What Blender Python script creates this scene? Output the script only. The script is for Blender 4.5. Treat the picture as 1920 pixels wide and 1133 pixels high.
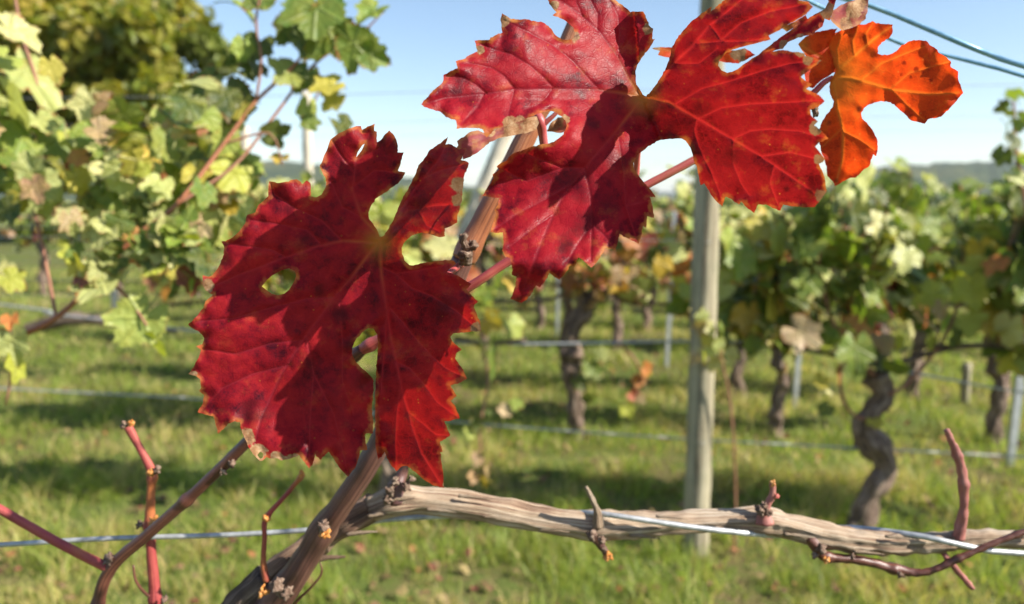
import bpy, math, random
import numpy as np
from mathutils import Vector, Matrix, noise
from mathutils.geometry import delaunay_2d_cdt

# ------------------------------------------------------------------ camera, sky, sun, exposure
for o in list(bpy.data.objects): bpy.data.objects.remove(o)
scn = bpy.context.scene
COL = scn.collection
R = math.radians
W, H, F = 1920.0, 1133.0, 1493.0            # photograph size and focal length in its pixels
CAM = Vector((0, 0, 1.5)); HORIZON = 375.0
PITCH = math.atan((H/2-HORIZON)/F)
cd = bpy.data.cameras.new('camera'); cam = bpy.data.objects.new('camera', cd); COL.objects.link(cam)
cam.location = CAM; cam.rotation_euler = (math.pi/2-PITCH, 0, 0)
cd.sensor_width = 36; cd.lens = 36*F/W; cd.clip_start = 0.02; cd.clip_end = 20000
cd.dof.use_dof = True; cd.dof.focus_distance = 0.395; cd.dof.aperture_fstop = 7.8
scn.camera = cam

SUN_EL, SUN_AZ = 36.0, 20.0                 # azimuth measured from +X towards the camera's side
S = Vector((math.cos(R(SUN_EL))*math.cos(R(SUN_AZ)), -math.cos(R(SUN_EL))*math.sin(R(SUN_AZ)), math.sin(R(SUN_EL))))
world = bpy.data.worlds.new('World'); scn.world = world; world.use_nodes = True
wn = world.node_tree; bg = wn.nodes['Background']
sky = wn.nodes.new('ShaderNodeTexSky'); sky.sky_type = 'NISHITA'; sky.sun_disc = False
sky.sun_elevation = R(SUN_EL); sky.sun_rotation = math.atan2(S.x, S.y)
sky.altitude = 300; sky.air_density = 1.0; sky.dust_density = 0.35; sky.ozone_density = 1.6
wn.links.new(sky.outputs[0], bg.inputs[0]); bg.inputs[1].default_value = 0.092
sd = bpy.data.lights.new('sun', 'SUN'); sun = bpy.data.objects.new('sun', sd); COL.objects.link(sun)
sd.energy = 5.0; sd.angle = R(0.53); sd.color = (1.0, 0.93, 0.82)
sun.rotation_euler = S.to_track_quat('Z', 'Y').to_euler()
sun.location = S*30
vs = scn.view_settings; vs.view_transform = 'Standard'; vs.look = 'None'; vs.exposure = 1.08; vs.gamma = 1; vs.use_curve_mapping = False
scn.cycles.max_bounces = 6; scn.cycles.diffuse_bounces = 3; scn.cycles.glossy_bounces = 2; scn.cycles.transmission_bounces = 4; scn.cycles.volume_bounces = 0

# ------------------------------------------------------------------ helpers
rnd = random.Random(7); nr = np.random.default_rng(11)
cp, sp_ = math.cos(PITCH), math.sin(PITCH)
def ray(px, py):
    a = (px-W/2)/F; b = (H/2-py)/F
    return Vector((a, cp+b*sp_, -sp_+b*cp))
def at(px, py, d):
    r = ray(px, py); return CAM + r*(d/r.y)
def ground(px, py):
    r = ray(px, py); return CAM + r*(-CAM.z/r.z)
def Z(pts, ox, oy, s): return [(ox+x/s, oy+y/s) for x, y in pts]

def nodes(name):
    m = bpy.data.materials.new(name); m.use_nodes = True
    t = m.node_tree; t.nodes.clear()
    return m, t
def N(t, typ, ins=None, **kw):
    n = t.nodes.new('ShaderNode'+typ)
    for k, v in kw.items(): setattr(n, k, v)
    for k, v in (ins or {}).items():
        s = n.inputs[k]
        if hasattr(v, 'is_output'): t.links.new(v, s)
        else: s.default_value = v
    return n
def ramp(t, fac, stops, interp='LINEAR'):
    n = N(t, 'ValToRGB', {0: fac}); cr = n.color_ramp; cr.interpolation = interp
    while len(cr.elements) < len(stops): cr.elements.new(0.5)
    for e, (p, c) in zip(cr.elements, stops):
        e.position = p; e.color = (c[0], c[1], c[2], 1) if not isinstance(c, (int, float)) else (c, c, c, 1)
    return n.outputs[0]
def mixc(t, f, a, b, mode='MIX'):
    n = N(t, 'Mix', data_type='RGBA', blend_type=mode)
    for s, v in ((n.inputs[0], f), (n.inputs[6], a), (n.inputs[7], b)):
        if hasattr(v, 'is_output'): t.links.new(v, s)
        else: s.default_value = v if isinstance(v, (int, float)) else (v[0], v[1], v[2], 1)
    return n.outputs[2]
def mth(t, op, a, b=0.5, c=None, clamp=False):
    n = N(t, 'Math', operation=op, use_clamp=clamp)
    for s, v in zip(n.inputs, (a, b, c)):
        if v is None: continue
        if hasattr(v, 'is_output'): t.links.new(v, s)
        else: s.default_value = v
    return n.outputs[0]
def attr(t, name): return N(t, 'Attribute', attribute_name=name)
def maprange(t, v, a, b, c=0.0, d=1.0):
    n = N(t, 'MapRange', {0: v, 1: a, 2: b, 3: c, 4: d}); n.clamp = True; return n.outputs[0]
def noisetex(t, vec, scale, detail=3, rough=0.55, dist=0.0):
    return N(t, 'TexNoise', {'Vector': vec, 'Scale': scale, 'Detail': detail, 'Roughness': rough, 'Distortion': dist}).outputs[0]
def out(t, sh): N(t, 'OutputMaterial', {0: sh})

def worldloc(o):
    v = Vector((0, 0, 0))
    while o: v = v + o.location; o = o.parent
    return v
def mesh(name, verts, faces, mat, smooth=True, uv=None, attrs=None):
    me = bpy.data.meshes.new(name)
    v = np.asarray(verts, dtype=np.float32).reshape(-1, 3)
    me.from_pydata(v.tolist() if len(v) < 200000 else v, [], faces)
    if smooth: me.polygons.foreach_set('use_smooth', np.ones(len(me.polygons), dtype=bool))
    if uv is not None:
        l = me.uv_layers.new(name='UVMap'); idx = np.empty(len(me.loops), dtype=np.int32)
        me.loops.foreach_get('vertex_index', idx)
        l.data.foreach_set('uv', np.asarray(uv, dtype=np.float32)[idx].ravel())
    for k, a in (attrs or {}).items():
        a = np.asarray(a, dtype=np.float32)
        if a.ndim == 1: me.attributes.new(k, 'FLOAT', 'POINT').data.foreach_set('value', a)
        else: me.attributes.new(k, 'FLOAT_COLOR', 'POINT').data.foreach_set('color', np.c_[a, np.ones(len(a))].astype(np.float32).ravel())
    if mat: me.materials.append(mat)
    me.update(); return me
def link(name, me, parent=None, loc=None):
    o = bpy.data.objects.new(name, me); COL.objects.link(o)
    if parent: o.parent = parent
    if loc is not None: o.location = loc
    return o
def wobj(name, verts, faces, mat, parent=None, **kw):
    """object from world coordinates; its origin is the parent's (or the mesh's lowest middle point when top-level)"""
    v = np.asarray(verts, dtype=np.float64).reshape(-1, 3)
    if parent is not None: off = np.array(worldloc(parent))
    else:
        off = np.array([(v[:, 0].min()+v[:, 0].max())/2, (v[:, 1].min()+v[:, 1].max())/2, v[:, 2].min()])
    me = mesh(name, v-off, faces, mat, **kw)
    return link(name, me, parent, None if parent is not None else Vector(off))
def tag(o, label=None, cat=None, group=None, kind=None):
    for k, v in (('label', label), ('category', cat), ('group', group), ('kind', kind)):
        if v: o[k] = v
    return o
def empty(name, loc, label, cat, group=None):
    o = bpy.data.objects.new(name, None); COL.objects.link(o); o.location = loc; o.empty_display_size = 0.1
    return tag(o, label, cat, group)

def spline(pts, step):
    """Catmull-Rom through rows of (x, y, z, r); evenly dense"""
    P = np.array(pts, dtype=float)
    if len(P) == 2: P = np.array([P[0], (P[0]+P[1])/2, P[1]])
    Q = np.vstack([2*P[0]-P[1], P, 2*P[-1]-P[-2]]); o = []
    for i in range(1, len(Q)-2):
        a, b, c, d = Q[i-1], Q[i], Q[i+1], Q[i+2]
        n = max(2, int(np.linalg.norm((c-b)[:3])/step))
        t = np.linspace(0, 1, n, endpoint=False)[:, None]
        o.append(0.5*(2*b+(c-a)*t+(2*a-5*b+4*c-d)*t**2+(3*b-a-3*c+d)*t**3))
    o.append(Q[-2][None]); r = np.vstack(o); r[:, 3] = np.maximum(r[:, 3], 1e-5); return r
def tube(pts, step=0.006, sides=12, rough=0.0, ridges=0.0, seed=0, nodes_at=(), lump=0.35):
    """swept tube (verts, faces, uv); rough/ridges disturb the radius relative to it, nodes_at swells it at path fractions"""
    P = spline(pts, step); n = len(P)
    T = np.gradient(P[:, :3], axis=0); T /= np.linalg.norm(T, axis=1)[:, None]+1e-12
    up = np.array([0, 0, 1.0]) if abs(T[0][2]) < 0.9 else np.array([1.0, 0, 0])
    a = np.cross(T[0], up); a /= np.linalg.norm(a)
    L = np.r_[0, np.cumsum(np.linalg.norm(np.diff(P[:, :3], axis=0), axis=1))]
    V = []; UV = []; th = np.linspace(0, 2*math.pi, sides, endpoint=False)
    rr_ = np.random.default_rng(seed); ph = rr_.uniform(0, 6.28, 6); am = rr_.uniform(0.4, 1, 6)
    for i in range(n):
        a = a-T[i]*np.dot(a, T[i]); a /= np.linalg.norm(a); b = np.cross(T[i], a)
        r = P[i, 3]
        for f in nodes_at: r *= 1+lump*math.exp(-((L[i]-f*L[-1])/(P[i, 3]*1.1))**2)
        k = np.ones(sides)
        if ridges:
            for j in range(4): k += ridges*am[j]*np.sin((3+2*j)*th+ph[j]+L[i]*(6+j*5))
        if rough:
            for j, t_ in enumerate(th):
                k[j] += rough*noise.noise((math.cos(t_)*1.4+seed*7.3, math.sin(t_)*1.4, L[i]/P[i, 3]*0.45))
        c = P[i, :3]
        V.append(c[None]+(np.cos(th)[:, None]*a+np.sin(th)[:, None]*b)*(r*k)[:, None])
        UV.append(np.c_[th/(2*math.pi), np.full(sides, L[i])])
    V = np.vstack(V); UV = np.vstack(UV); Fc = []
    for i in range(n-1):
        for j in range(sides):
            Fc.append((i*sides+j, i*sides+(j+1) % sides, (i+1)*sides+(j+1) % sides, (i+1)*sides+j))
    Fc.append(tuple(range(sides-1, -1, -1))); Fc.append(tuple((n-1)*sides+j for j in range(sides)))
    return V, Fc, UV
def join(parts):
    V = []; Fc = []; U = []; o = 0
    for v, f, u in parts:
        V.append(v); U.append(u); Fc += [tuple(i+o for i in q) for q in f]; o += len(v)
    return np.vstack(V), Fc, np.vstack(U)
def tobj(name, pts, mat, parent, **kw):
    v, f, u = tube(pts, **kw); return wobj(name, v, f, mat, parent, uv=u)
def pxpath(rows):
    """rows (px, py, depth, width in px) -> (x, y, z, radius in metres)"""
    o = []
    for px, py, d, w in rows:
        p = at(px, py, d); o.append((p.x, p.y, p.z, w/2*d/F))
    return o
def blob(center, r, seed=0, rough=0.35, sq=(1, 1, 1), seg=10, rings=7):
    V = []; Fc = []
    for i in range(rings+1):
        la = math.pi*i/rings
        for j in range(seg):
            lo = 2*math.pi*j/seg
            n = Vector((math.sin(la)*math.cos(lo), math.sin(la)*math.sin(lo), math.cos(la)))
            k = r*(1+rough*noise.noise(n*1.7+Vector((seed*3.1, 0, 0))))
            V.append((center[0]+n.x*k*sq[0], center[1]+n.y*k*sq[1], center[2]+n.z*k*sq[2]))
    for i in range(rings):
        for j in range(seg):
            Fc.append((i*seg+j, (i+1)*seg+j, (i+1)*seg+(j+1) % seg, i*seg+(j+1) % seg))
    V = np.array(V); return V, Fc, V[:, :2]*10

# ------------------------------------------------------------------ materials
def bark_mat(name, stops, su=3.0, sv=14.0, bump=0.5, dist=0.0015, rough=0.75, spec=0.3, blot=None, fine=40):
    m, t = nodes(name); uv = N(t, 'UVMap').outputs[0]
    tc = N(t, 'TexCoord').outputs['Object']
    geo = N(t, 'VectorMath', {0: uv, 1: (6.28318, 1, 1)}, operation='MULTIPLY').outputs[0]
    sx = N(t, 'SeparateXYZ', {0: geo})
    c = mth(t, 'COSINE', sx.outputs[0]); s = mth(t, 'SINE', sx.outputs[0])
    v = N(t, 'CombineXYZ', {0: mth(t, 'MULTIPLY', c, su), 1: mth(t, 'MULTIPLY', s, su), 2: mth(t, 'MULTIPLY', sx.outputs[1], sv)}).outputs[0]
    n1 = noisetex(t, v, 1.6, 6, 0.65, 0.3)
    n2 = noisetex(t, tc, fine, 3, 0.5)
    f = mth(t, 'ADD', mth(t, 'MULTIPLY', n1, 0.75), mth(t, 'MULTIPLY', n2, 0.25))
    col = ramp(t, maprange(t, f, 0.34, 0.66), stops)
    if blot:
        col = mixc(t, maprange(t, noisetex(t, tc, blot[1], 3, 0.6), blot[2], blot[2]+0.08), col, blot[0])
    bp = N(t, 'Bump', {'Strength': bump, 'Distance': dist, 'Height': mth(t, 'ADD', n1, mth(t, 'MULTIPLY', n2, 0.3))}).outputs[0]
    p = N(t, 'BsdfPrincipled', {'Base Color': col, 'Roughness': rough, 'Specular IOR Level': spec, 'Normal': bp})
    out(t, p.outputs[0]); return m
M = {}
M['arm'] = bark_mat('pale_peeling_bark', [(0, (0.055, 0.03, 0.02)), (0.22, (0.22, 0.13, 0.085)), (0.5, (0.42, 0.30, 0.20)), (0.75, (0.52, 0.41, 0.30)), (1, (0.64, 0.55, 0.43))], 4.2, 8, 1.0, 0.003, 0.85)
M['cane'] = bark_mat('brown_cane', [(0, (0.035, 0.016, 0.015)), (0.45, (0.10, 0.042, 0.036)), (0.8, (0.17, 0.078, 0.06)), (1, (0.28, 0.16, 0.12))], 4.0, 7, 0.5, 0.0008, 0.45, 0.5, ((0.07, 0.035, 0.03), 45, 0.60))
M['cane_top'] = bark_mat('orange_brown_cane', [(0, (0.12, 0.04, 0.022)), (0.45, (0.29, 0.10, 0.045)), (0.8, (0.39, 0.155, 0.07)), (1, (0.48, 0.24, 0.12))], 4.0, 7, 0.5, 0.0008, 0.45, 0.5, ((0.14, 0.06, 0.04), 40, 0.62))
M['darkcane'] = bark_mat('dark_cane', [(0, (0.035, 0.012, 0.012)), (0.5, (0.105, 0.036, 0.026)), (1, (0.24, 0.095, 0.055))], 3.5, 8, 0.4, 0.0006, 0.4, 0.5)
M['redstem'] = bark_mat('red_stem', [(0, (0.14, 0.022, 0.026)), (0.5, (0.32, 0.05, 0.05)), (1, (0.46, 0.14, 0.085))], 4.0, 7, 0.7, 0.0007, 0.55, 0.4, ((0.40, 0.13, 0.045), 14, 0.54))
M['petiole'] = bark_mat('petiole', [(0, (0.22, 0.03, 0.04)), (0.5, (0.40, 0.07, 0.07)), (1, (0.50, 0.22, 0.12))], 2.0, 12, 0.3, 0.0003, 0.45, 0.5)
M['node'] = bark_mat('woolly_node', [(0, (0.05, 0.03, 0.022)), (0.5, (0.17, 0.11, 0.08)), (1, (0.38, 0.30, 0.23))], 2.0, 60, 1.0, 0.001, 0.9, 0.1, None, 420)
M['bud'] = bark_mat('orange_bud', [(0, (0.25, 0.08, 0.02)), (0.5, (0.55, 0.22, 0.05)), (1, (0.62, 0.42, 0.22))], 2.0, 60, 0.8, 0.0006, 0.7, 0.2, None, 500)
M['trunk'] = bark_mat('vine_trunk_bark', [(0, (0.035, 0.025, 0.02)), (0.4, (0.14, 0.095, 0.07)), (0.75, (0.27, 0.20, 0.15)), (1, (0.38, 0.30, 0.23))], 2.2, 5, 1.0, 0.012, 0.9)
M['rowcane'] = bark_mat('row_cane', [(0, (0.10, 0.045, 0.03)), (0.5, (0.27, 0.12, 0.075)), (1, (0.42, 0.22, 0.14))], 2.5, 5, 0.3, 0.001, 0.6)
M['treebark'] = bark_mat('tree_bark', [(0, (0.03, 0.022, 0.016)), (0.5, (0.10, 0.075, 0.055)), (1, (0.17, 0.13, 0.10))], 2.2, 1.2, 1.0, 0.03, 0.9, 0.2, None, 6)
def post_mat(name, stops):
    m, t = nodes(name); tc = N(t, 'TexCoord').outputs['Object']
    mp = N(t, 'Mapping', {'Vector': tc, 'Scale': (40, 40, 1.6)}).outputs[0]
    n1 = noisetex(t, mp, 1.0, 6, 0.65, 0.4); n2 = noisetex(t, tc, 7, 4, 0.6)
    col = ramp(t, maprange(t, n1, 0.3, 0.7), stops)
    col = mixc(t, maprange(t, n2, 0.5, 0.72, 0, 0.55), col, (0.20, 0.20, 0.13))
    bp = N(t, 'Bump', {'Strength': 0.9, 'Distance': 0.004, 'Height': n1}).outputs[0]
    p = N(t, 'BsdfPrincipled', {'Base Color': col, 'Roughness': 0.85, 'Specular IOR Level': 0.2, 'Normal': bp})
    out(t, p.outputs[0]); return m
M['post'] = post_mat('weathered_post', [(0, (0.03, 0.024, 0.016)), (0.22, (0.17, 0.14, 0.095)), (0.6, (0.34, 0.30, 0.205)), (1, (0.44, 0.40, 0.29))])
M['palepost'] = post_mat('pale_post', [(0, (0.32, 0.27, 0.20)), (0.4, (0.55, 0.49, 0.39)), (1, (0.72, 0.66, 0.55))])
def metal_mat(name, c1, c2, rough, metal, sc):
    m, t = nodes(name); tc = N(t, 'TexCoord').outputs['Object']
    n = noisetex(t, tc, sc, 4, 0.6)
    col = ramp(t, maprange(t, n, 0.35, 0.65), [(0, c1), (1, c2)])
    bp = N(t, 'Bump', {'Strength': 0.3, 'Distance': 0.0006, 'Height': n}).outputs[0]
    p = N(t, 'BsdfPrincipled', {'Base Color': col, 'Roughness': rough, 'Metallic': metal, 'Normal': bp})
    out(t, p.outputs[0]); return m
M['wire'] = metal_mat('galvanised_wire', (0.30, 0.31, 0.31), (0.52, 0.53, 0.53), 0.5, 0.5, 120)
M['bluewire'] = metal_mat('bluish_wire', (0.16, 0.34, 0.48), (0.30, 0.50, 0.64), 0.3, 0.35, 120)
M['stake'] = metal_mat('galvanised_stake', (0.34, 0.36, 0.38), (0.56, 0.58, 0.60), 0.5, 0.5, 12)

def red_leaf_mat(name, dark, mid, vivid, trans, edgec, yellow, seed, gloss=0.38, blotch=0.5, transfac=0.42):
    m, t = nodes(name); uv = N(t, 'UVMap').outputs[0]
    off = N(t, 'VectorMath', {0: uv, 1: (seed*3.7, seed*1.9, 0)}, operation='ADD').outputs[0]
    vein = attr(t, 'vein').outputs['Fac']; edge = attr(t, 'edge').outputs['Fac']; core = attr(t, 'core').outputs['Fac']
    dry = attr(t, 'dry').outputs['Fac']; spot = attr(t, 'spot').outputs['Fac']
    n1 = noisetex(t, off, 1.1, 4, 0.6, 0.3); n2 = noisetex(t, off, 4.5, 4, 0.6, 0.4); n3 = noisetex(t, off, 26, 3, 0.6)
    f = mth(t, 'ADD', mth(t, 'ADD', mth(t, 'MULTIPLY', n1, 0.58), mth(t, 'MULTIPLY', n2, 0.30)), mth(t, 'MULTIPLY', n3, 0.12))
    pat = maprange(t, f, 0.5-0.11, 0.5+0.11)
    col = ramp(t, pat, [(0, dark), (0.42, mid), (1, vivid)])  # random mottling in the blade's own colours, darkest to brightest
    tcol = ramp(t, pat, [(0, tuple(0.33*c for c in trans)), (0.45, tuple(0.75*c for c in trans)), (1, trans)])
    # fine net of small veins
    wob = N(t, 'VectorMath', {0: off, 1: N(t, 'VectorMath', {0: N(t, 'TexNoise', {'Vector': off, 'Scale': 7.0, 'Detail': 2}).outputs[1], 'Scale': 0.10}, operation='SCALE').outputs[0]}, operation='ADD').outputs[0]
    vor = N(t, 'TexVoronoi', {'Vector': wob, 'Scale': 6.5}, feature='DISTANCE_TO_EDGE').outputs[0]
    vor2 = N(t, 'TexVoronoi', {'Vector': wob, 'Scale': 19.0}, feature='DISTANCE_TO_EDGE').outputs[0]
    net = mth(t, 'MAXIMUM', maprange(t, vor, 0.0, 0.09, 1, 0), mth(t, 'MULTIPLY', maprange(t, vor2, 0, 0.10, 1, 0), 0.45))
    dark_n = tuple(0.55*c for c in mid)
    col = mixc(t, mth(t, 'MULTIPLY', net, 0.22), col, dark_n)
    col = mixc(t, mth(t, 'MULTIPLY', vein, 0.75), col, (mid[0]*0.62, mid[1]+0.010, mid[2]+0.014))
    tcol = mixc(t, mth(t, 'MULTIPLY', net, 0.30), tcol, tuple(min(1, 1.5*c) for c in trans))
    tcol = mixc(t, mth(t, 'MULTIPLY', vein, 0.85), tcol, (min(1, trans[0]*2.1), trans[1]*2.4+0.006, trans[2]*2.0+0.005))
    # pinprick spots, ochre mottling, dry margins
    vs_ = N(t, 'TexVoronoi', {'Vector': off, 'Scale': 5.0, 'Randomness': 1.0}).outputs
    pin = mth(t, 'MULTIPLY', maprange(t, vs_[0], 0.05, 0.11, 1, 0), maprange(t, N(t, 'SeparateColor', {0: vs_[1]}).outputs[0], 0.45, 0.5))
    pin2 = mth(t, 'MULTIPLY', maprange(t, vs_[0], 0.03, 0.07, 1, 0), maprange(t, N(t, 'SeparateColor', {0: vs_[1]}).outputs[1], 0.55, 0.6))
    col = mixc(t, mth(t, 'MULTIPLY', pin, 0.5), col, (0.45, 0.13, 0.03)); tcol = mixc(t, mth(t, 'MULTIPLY', pin, 0.6), tcol, (0.75, 0.20, 0.03))
    col = mixc(t, mth(t, 'MULTIPLY', pin2, 0.85), col, (0.05, 0.012, 0.008)); tcol = mixc(t, mth(t, 'MULTIPLY', pin2, 0.9), tcol, (0.03, 0.004, 0.002))
    mot = mth(t, 'MULTIPLY', maprange(t, noisetex(t, off, 2.2, 5, 0.7), 0.56, 0.70), 0.42)
    col = mixc(t, mth(t, 'MULTIPLY', mot, blotch), col, yellow); tcol = mixc(t, mth(t, 'MULTIPLY', mot, blotch), tcol, (0.7, 0.16, 0.02))
    em = mth(t, 'MULTIPLY', mth(t, 'MULTIPLY', maprange(t, noisetex(t, off, 2.6, 3, 0.6), 0.42, 0.60, 0.12, 1.0), maprange(t, mth(t, 'ADD', edge, mth(t, 'MULTIPLY', maprange(t, n2, 0.3, 0.7), -0.10)), -0.03, 0.035, 1, 0)), 0.85)
    col = mixc(t, em, col, edgec); tcol = mixc(t, em, tcol, (edgec[0]*1.2, edgec[1]*0.8, edgec[2]*0.5))
    col = mixc(t, mth(t, 'MULTIPLY', core, 0.75), col, (0.50, 0.26, 0.04)); tcol = mixc(t, mth(t, 'MULTIPLY', core, 0.6), tcol, (0.7, 0.25, 0.02))
    dcol = ramp(t, maprange(t, mth(t, 'ADD', mth(t, 'MULTIPLY', n3, 0.3), mth(t, 'MULTIPLY', n2, 0.7)), 0.35, 0.65), [(0, (0.13, 0.055, 0.03)), (0.5, (0.34, 0.18, 0.085)), (1, (0.55, 0.38, 0.22))])
    dmask = maprange(t, mth(t, 'ADD', dry, mth(t, 'MULTIPLY', mth(t, 'SUBTRACT', n2, 0.5), 1.1)), 0.42, 0.55)
    col = mixc(t, dmask, col, dcol); tcol = mixc(t, dmask, tcol, (0.25, 0.12, 0.05))
    smask = maprange(t, mth(t, 'ADD', spot, mth(t, 'MULTIPLY', mth(t, 'SUBTRACT', n2, 0.5), 1.9)), 0.30, 1.0)
    col = mixc(t, mth(t, 'MULTIPLY', smask, 0.75), col, (0.045, 0.008, 0.012)); tcol = mixc(t, mth(t, 'MULTIPLY', smask, 0.75), tcol, (0.07, 0.004, 0.004))
    hgt = mth(t, 'SUBTRACT', mth(t, 'MULTIPLY', n3, 0.35), mth(t, 'MULTIPLY', net, 0.75))
    bp = N(t, 'Bump', {'Strength': 0.16, 'Distance': 0.0006, 'Height': hgt}).outputs[0]
    rg = maprange(t, mth(t, 'ADD', n2, mth(t, 'MULTIPLY', dmask, 0.6)), 0.3, 0.75, gloss-0.05, gloss+0.16)
    p = N(t, 'BsdfPrincipled', {'Base Color': col, 'Roughness': rg, 'Specular IOR Level': 0.13, 'Normal': bp})
    tr = N(t, 'BsdfTranslucent', {'Color': tcol, 'Normal': bp})
    mx = N(t, 'MixShader', {0: transfac, 1: p.outputs[0], 2: tr.outputs[0]})
    out(t, mx.outputs[0]); return m
M['crimson'] = red_leaf_mat('crimson_leaf', (0.050, 0.005, 0.013), (0.25, 0.008, 0.018), (0.46, 0.020, 0.024), (0.42, 0.011, 0.010), (0.50, 0.17, 0.05), (0.50, 0.13, 0.045), 1.0, 0.42)
M['crimson2'] = red_leaf_mat('crimson_leaf_bright', (0.09, 0.006, 0.014), (0.31, 0.009, 0.020), (0.43, 0.020, 0.028), (0.36, 0.010, 0.010), (0.50, 0.20, 0.05), (0.55, 0.17, 0.05), 2.3, 0.38, 0.7)
M['orange'] = red_leaf_mat('orange_leaf', (0.42, 0.025, 0.010), (0.62, 0.045, 0.012), (0.72, 0.08, 0.014), (1.0, 0.085, 0.008), (0.55, 0.05, 0.02), (0.72, 0.25, 0.02), 3.1, 0.45, 1.0, 0.62)
M['purple'] = red_leaf_mat('dull_purple_leaf', (0.10, 0.02, 0.025), (0.28, 0.05, 0.06), (0.38, 0.12, 0.11), (0.55, 0.07, 0.05), (0.40, 0.20, 0.09), (0.45, 0.24, 0.09), 4.4, 0.5, 1.5, 0.3)

def small_leaf_mat(name):
    m, t = nodes(name); oi = N(t, 'ObjectInfo'); tc = N(t, 'TexCoord').outputs['Object']
    vein = attr(t, 'vein').outputs['Fac']; edge = attr(t, 'edge').outputs['Fac']
    off = N(t, 'VectorMath', {0: tc, 1: N(t, 'CombineXYZ', {0: mth(t, 'MULTIPLY', oi.outputs['Random'], 50.0)}).outputs[0]}, operation='ADD').outputs[0]
    n = noisetex(t, off, 3.0, 4, 0.6); base = oi.outputs['Color']
    col = mixc(t, maprange(t, n, 0.35, 0.7, 0.0, 0.55), base, mixc(t, 0.6, base, (0.42, 0.34, 0.05)))
    col = mixc(t, mth(t, 'MULTIPLY', vein, 0.45), col, mixc(t, 0.5, base, (0.40, 0.42, 0.14)))
    brown = mth(t, 'MULTIPLY', maprange(t, mth(t, 'ADD', edge, n), 0.42, 0.56, 1, 0), maprange(t, oi.outputs['Random'], 0.2, 0.7))
    col = mixc(t, brown, col, (0.30, 0.11, 0.035))
    tcol = mixc(t, 1.0, col, (1.7, 1.9, 0.75), 'MULTIPLY')
    bp = N(t, 'Bump', {'Strength': 0.5, 'Distance': 0.02, 'Height': mth(t, 'SUBTRACT', n, mth(t, 'MULTIPLY', vein, 0.5))}).outputs[0]
    p = N(t, 'BsdfPrincipled', {'Base Color': col, 'Roughness': 0.46, 'Specular IOR Level': 0.38, 'Normal': bp})
    tr = N(t, 'BsdfTranslucent', {'Color': tcol})
    out(t, N(t, 'MixShader', {0: 0.28, 1: p.outputs[0], 2: tr.outputs[0]}).outputs[0]); return m
M['leaf'] = small_leaf_mat('vine_leaf')
def attr_leaf_mat(name, rough=0.5, tf=0.35, tint=(1.6, 1.8, 0.7)):
    m, t = nodes(name); c = attr(t, 'tint').outputs['Color']
    n = noisetex(t, N(t, 'TexCoord').outputs['Object'], 2.5, 3, 0.6)
    col = mixc(t, maprange(t, n, 0.35, 0.7, 0, 0.35), c, (0.16, 0.13, 0.03))
    p = N(t, 'BsdfPrincipled', {'Base Color': col, 'Roughness': rough, 'Specular IOR Level': 0.4})
    tr = N(t, 'BsdfTranslucent', {'Color': mixc(t, 1.0, col, tint, 'MULTIPLY')})
    out(t, N(t, 'MixShader', {0: tf, 1: p.outputs[0], 2: tr.outputs[0]}).outputs[0]); return m
M['foliage'] = attr_leaf_mat('far_foliage', 0.5, 0.34); M['grass'] = attr_leaf_mat('grass_blades', 0.5, 0.45, (1.5, 1.6, 0.8)); M['litter'] = attr_leaf_mat('leaf_litter', 0.7, 0.15, (1.2, 1, 0.8))

# ------------------------------------------------------------------ ground, hills
def ground_mat():
    m, t = nodes('meadow_ground'); tc = N(t, 'TexCoord').outputs['Object']
    n1 = noisetex(t, tc, 0.9, 6, 0.65); n2 = noisetex(t, tc, 9.0, 5, 0.7); n3 = noisetex(t, tc, 60.0, 3, 0.6)
    f = mth(t, 'ADD', mth(t, 'MULTIPLY', n1, 0.45), mth(t, 'ADD', mth(t, 'MULTIPLY', n2, 0.35), mth(t, 'MULTIPLY', n3, 0.2)))
    col = ramp(t, maprange(t, f, 0.36, 0.64), [(0, (0.17, 0.115, 0.065)), (0.35, (0.15, 0.13, 0.05)), (0.6, (0.10, 0.14, 0.03)), (1, (0.17, 0.19, 0.055))])
    bp = N(t, 'Bump', {'Strength': 0.8, 'Distance': 0.03, 'Height': mth(t, 'ADD', n2, n3)}).outputs[0]
    p = N(t, 'BsdfPrincipled', {'Base Color': col, 'Roughness': 0.95, 'Specular IOR Level': 0.1, 'Normal': bp}); out(t, p.outputs[0]); return m
M['ground'] = ground_mat()
def gz(x, y): return 0.018*noise.noise((x*1.3, y*1.3, 3.0))+0.008*noise.noise((x*5, y*5, 1.0))
gx = np.r_[np.array([-6000, -1500, -400, -120, -50, -25]), np.linspace(-14, 14, 141), np.array([25, 50, 120, 400, 1500, 6000])]
gy = np.r_[np.array([-3000, -300, -40, -8]), np.linspace(-3, 20, 116), np.array([26, 40, 70, 130, 300, 800, 2500, 7000])]
gv = []; gf = []
for j, y in enumerate(gy):
    for i, x in enumerate(gx):
        z = gz(x, y) if (-14 <= x <= 14 and -3 <= y <= 20) else 0.0
        gv.append((x, y, z))
nx = len(gx)
for j in range(len(gy)-1):
    for i in range(nx-1): gf.append((j*nx+i, j*nx+i+1, (j+1)*nx+i+1, (j+1)*nx+i))
g = link('ground', mesh('ground', gv, gf, M['ground'])); tag(g, 'grassy vineyard ground reaching to the hills', 'ground', kind='structure')

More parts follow.
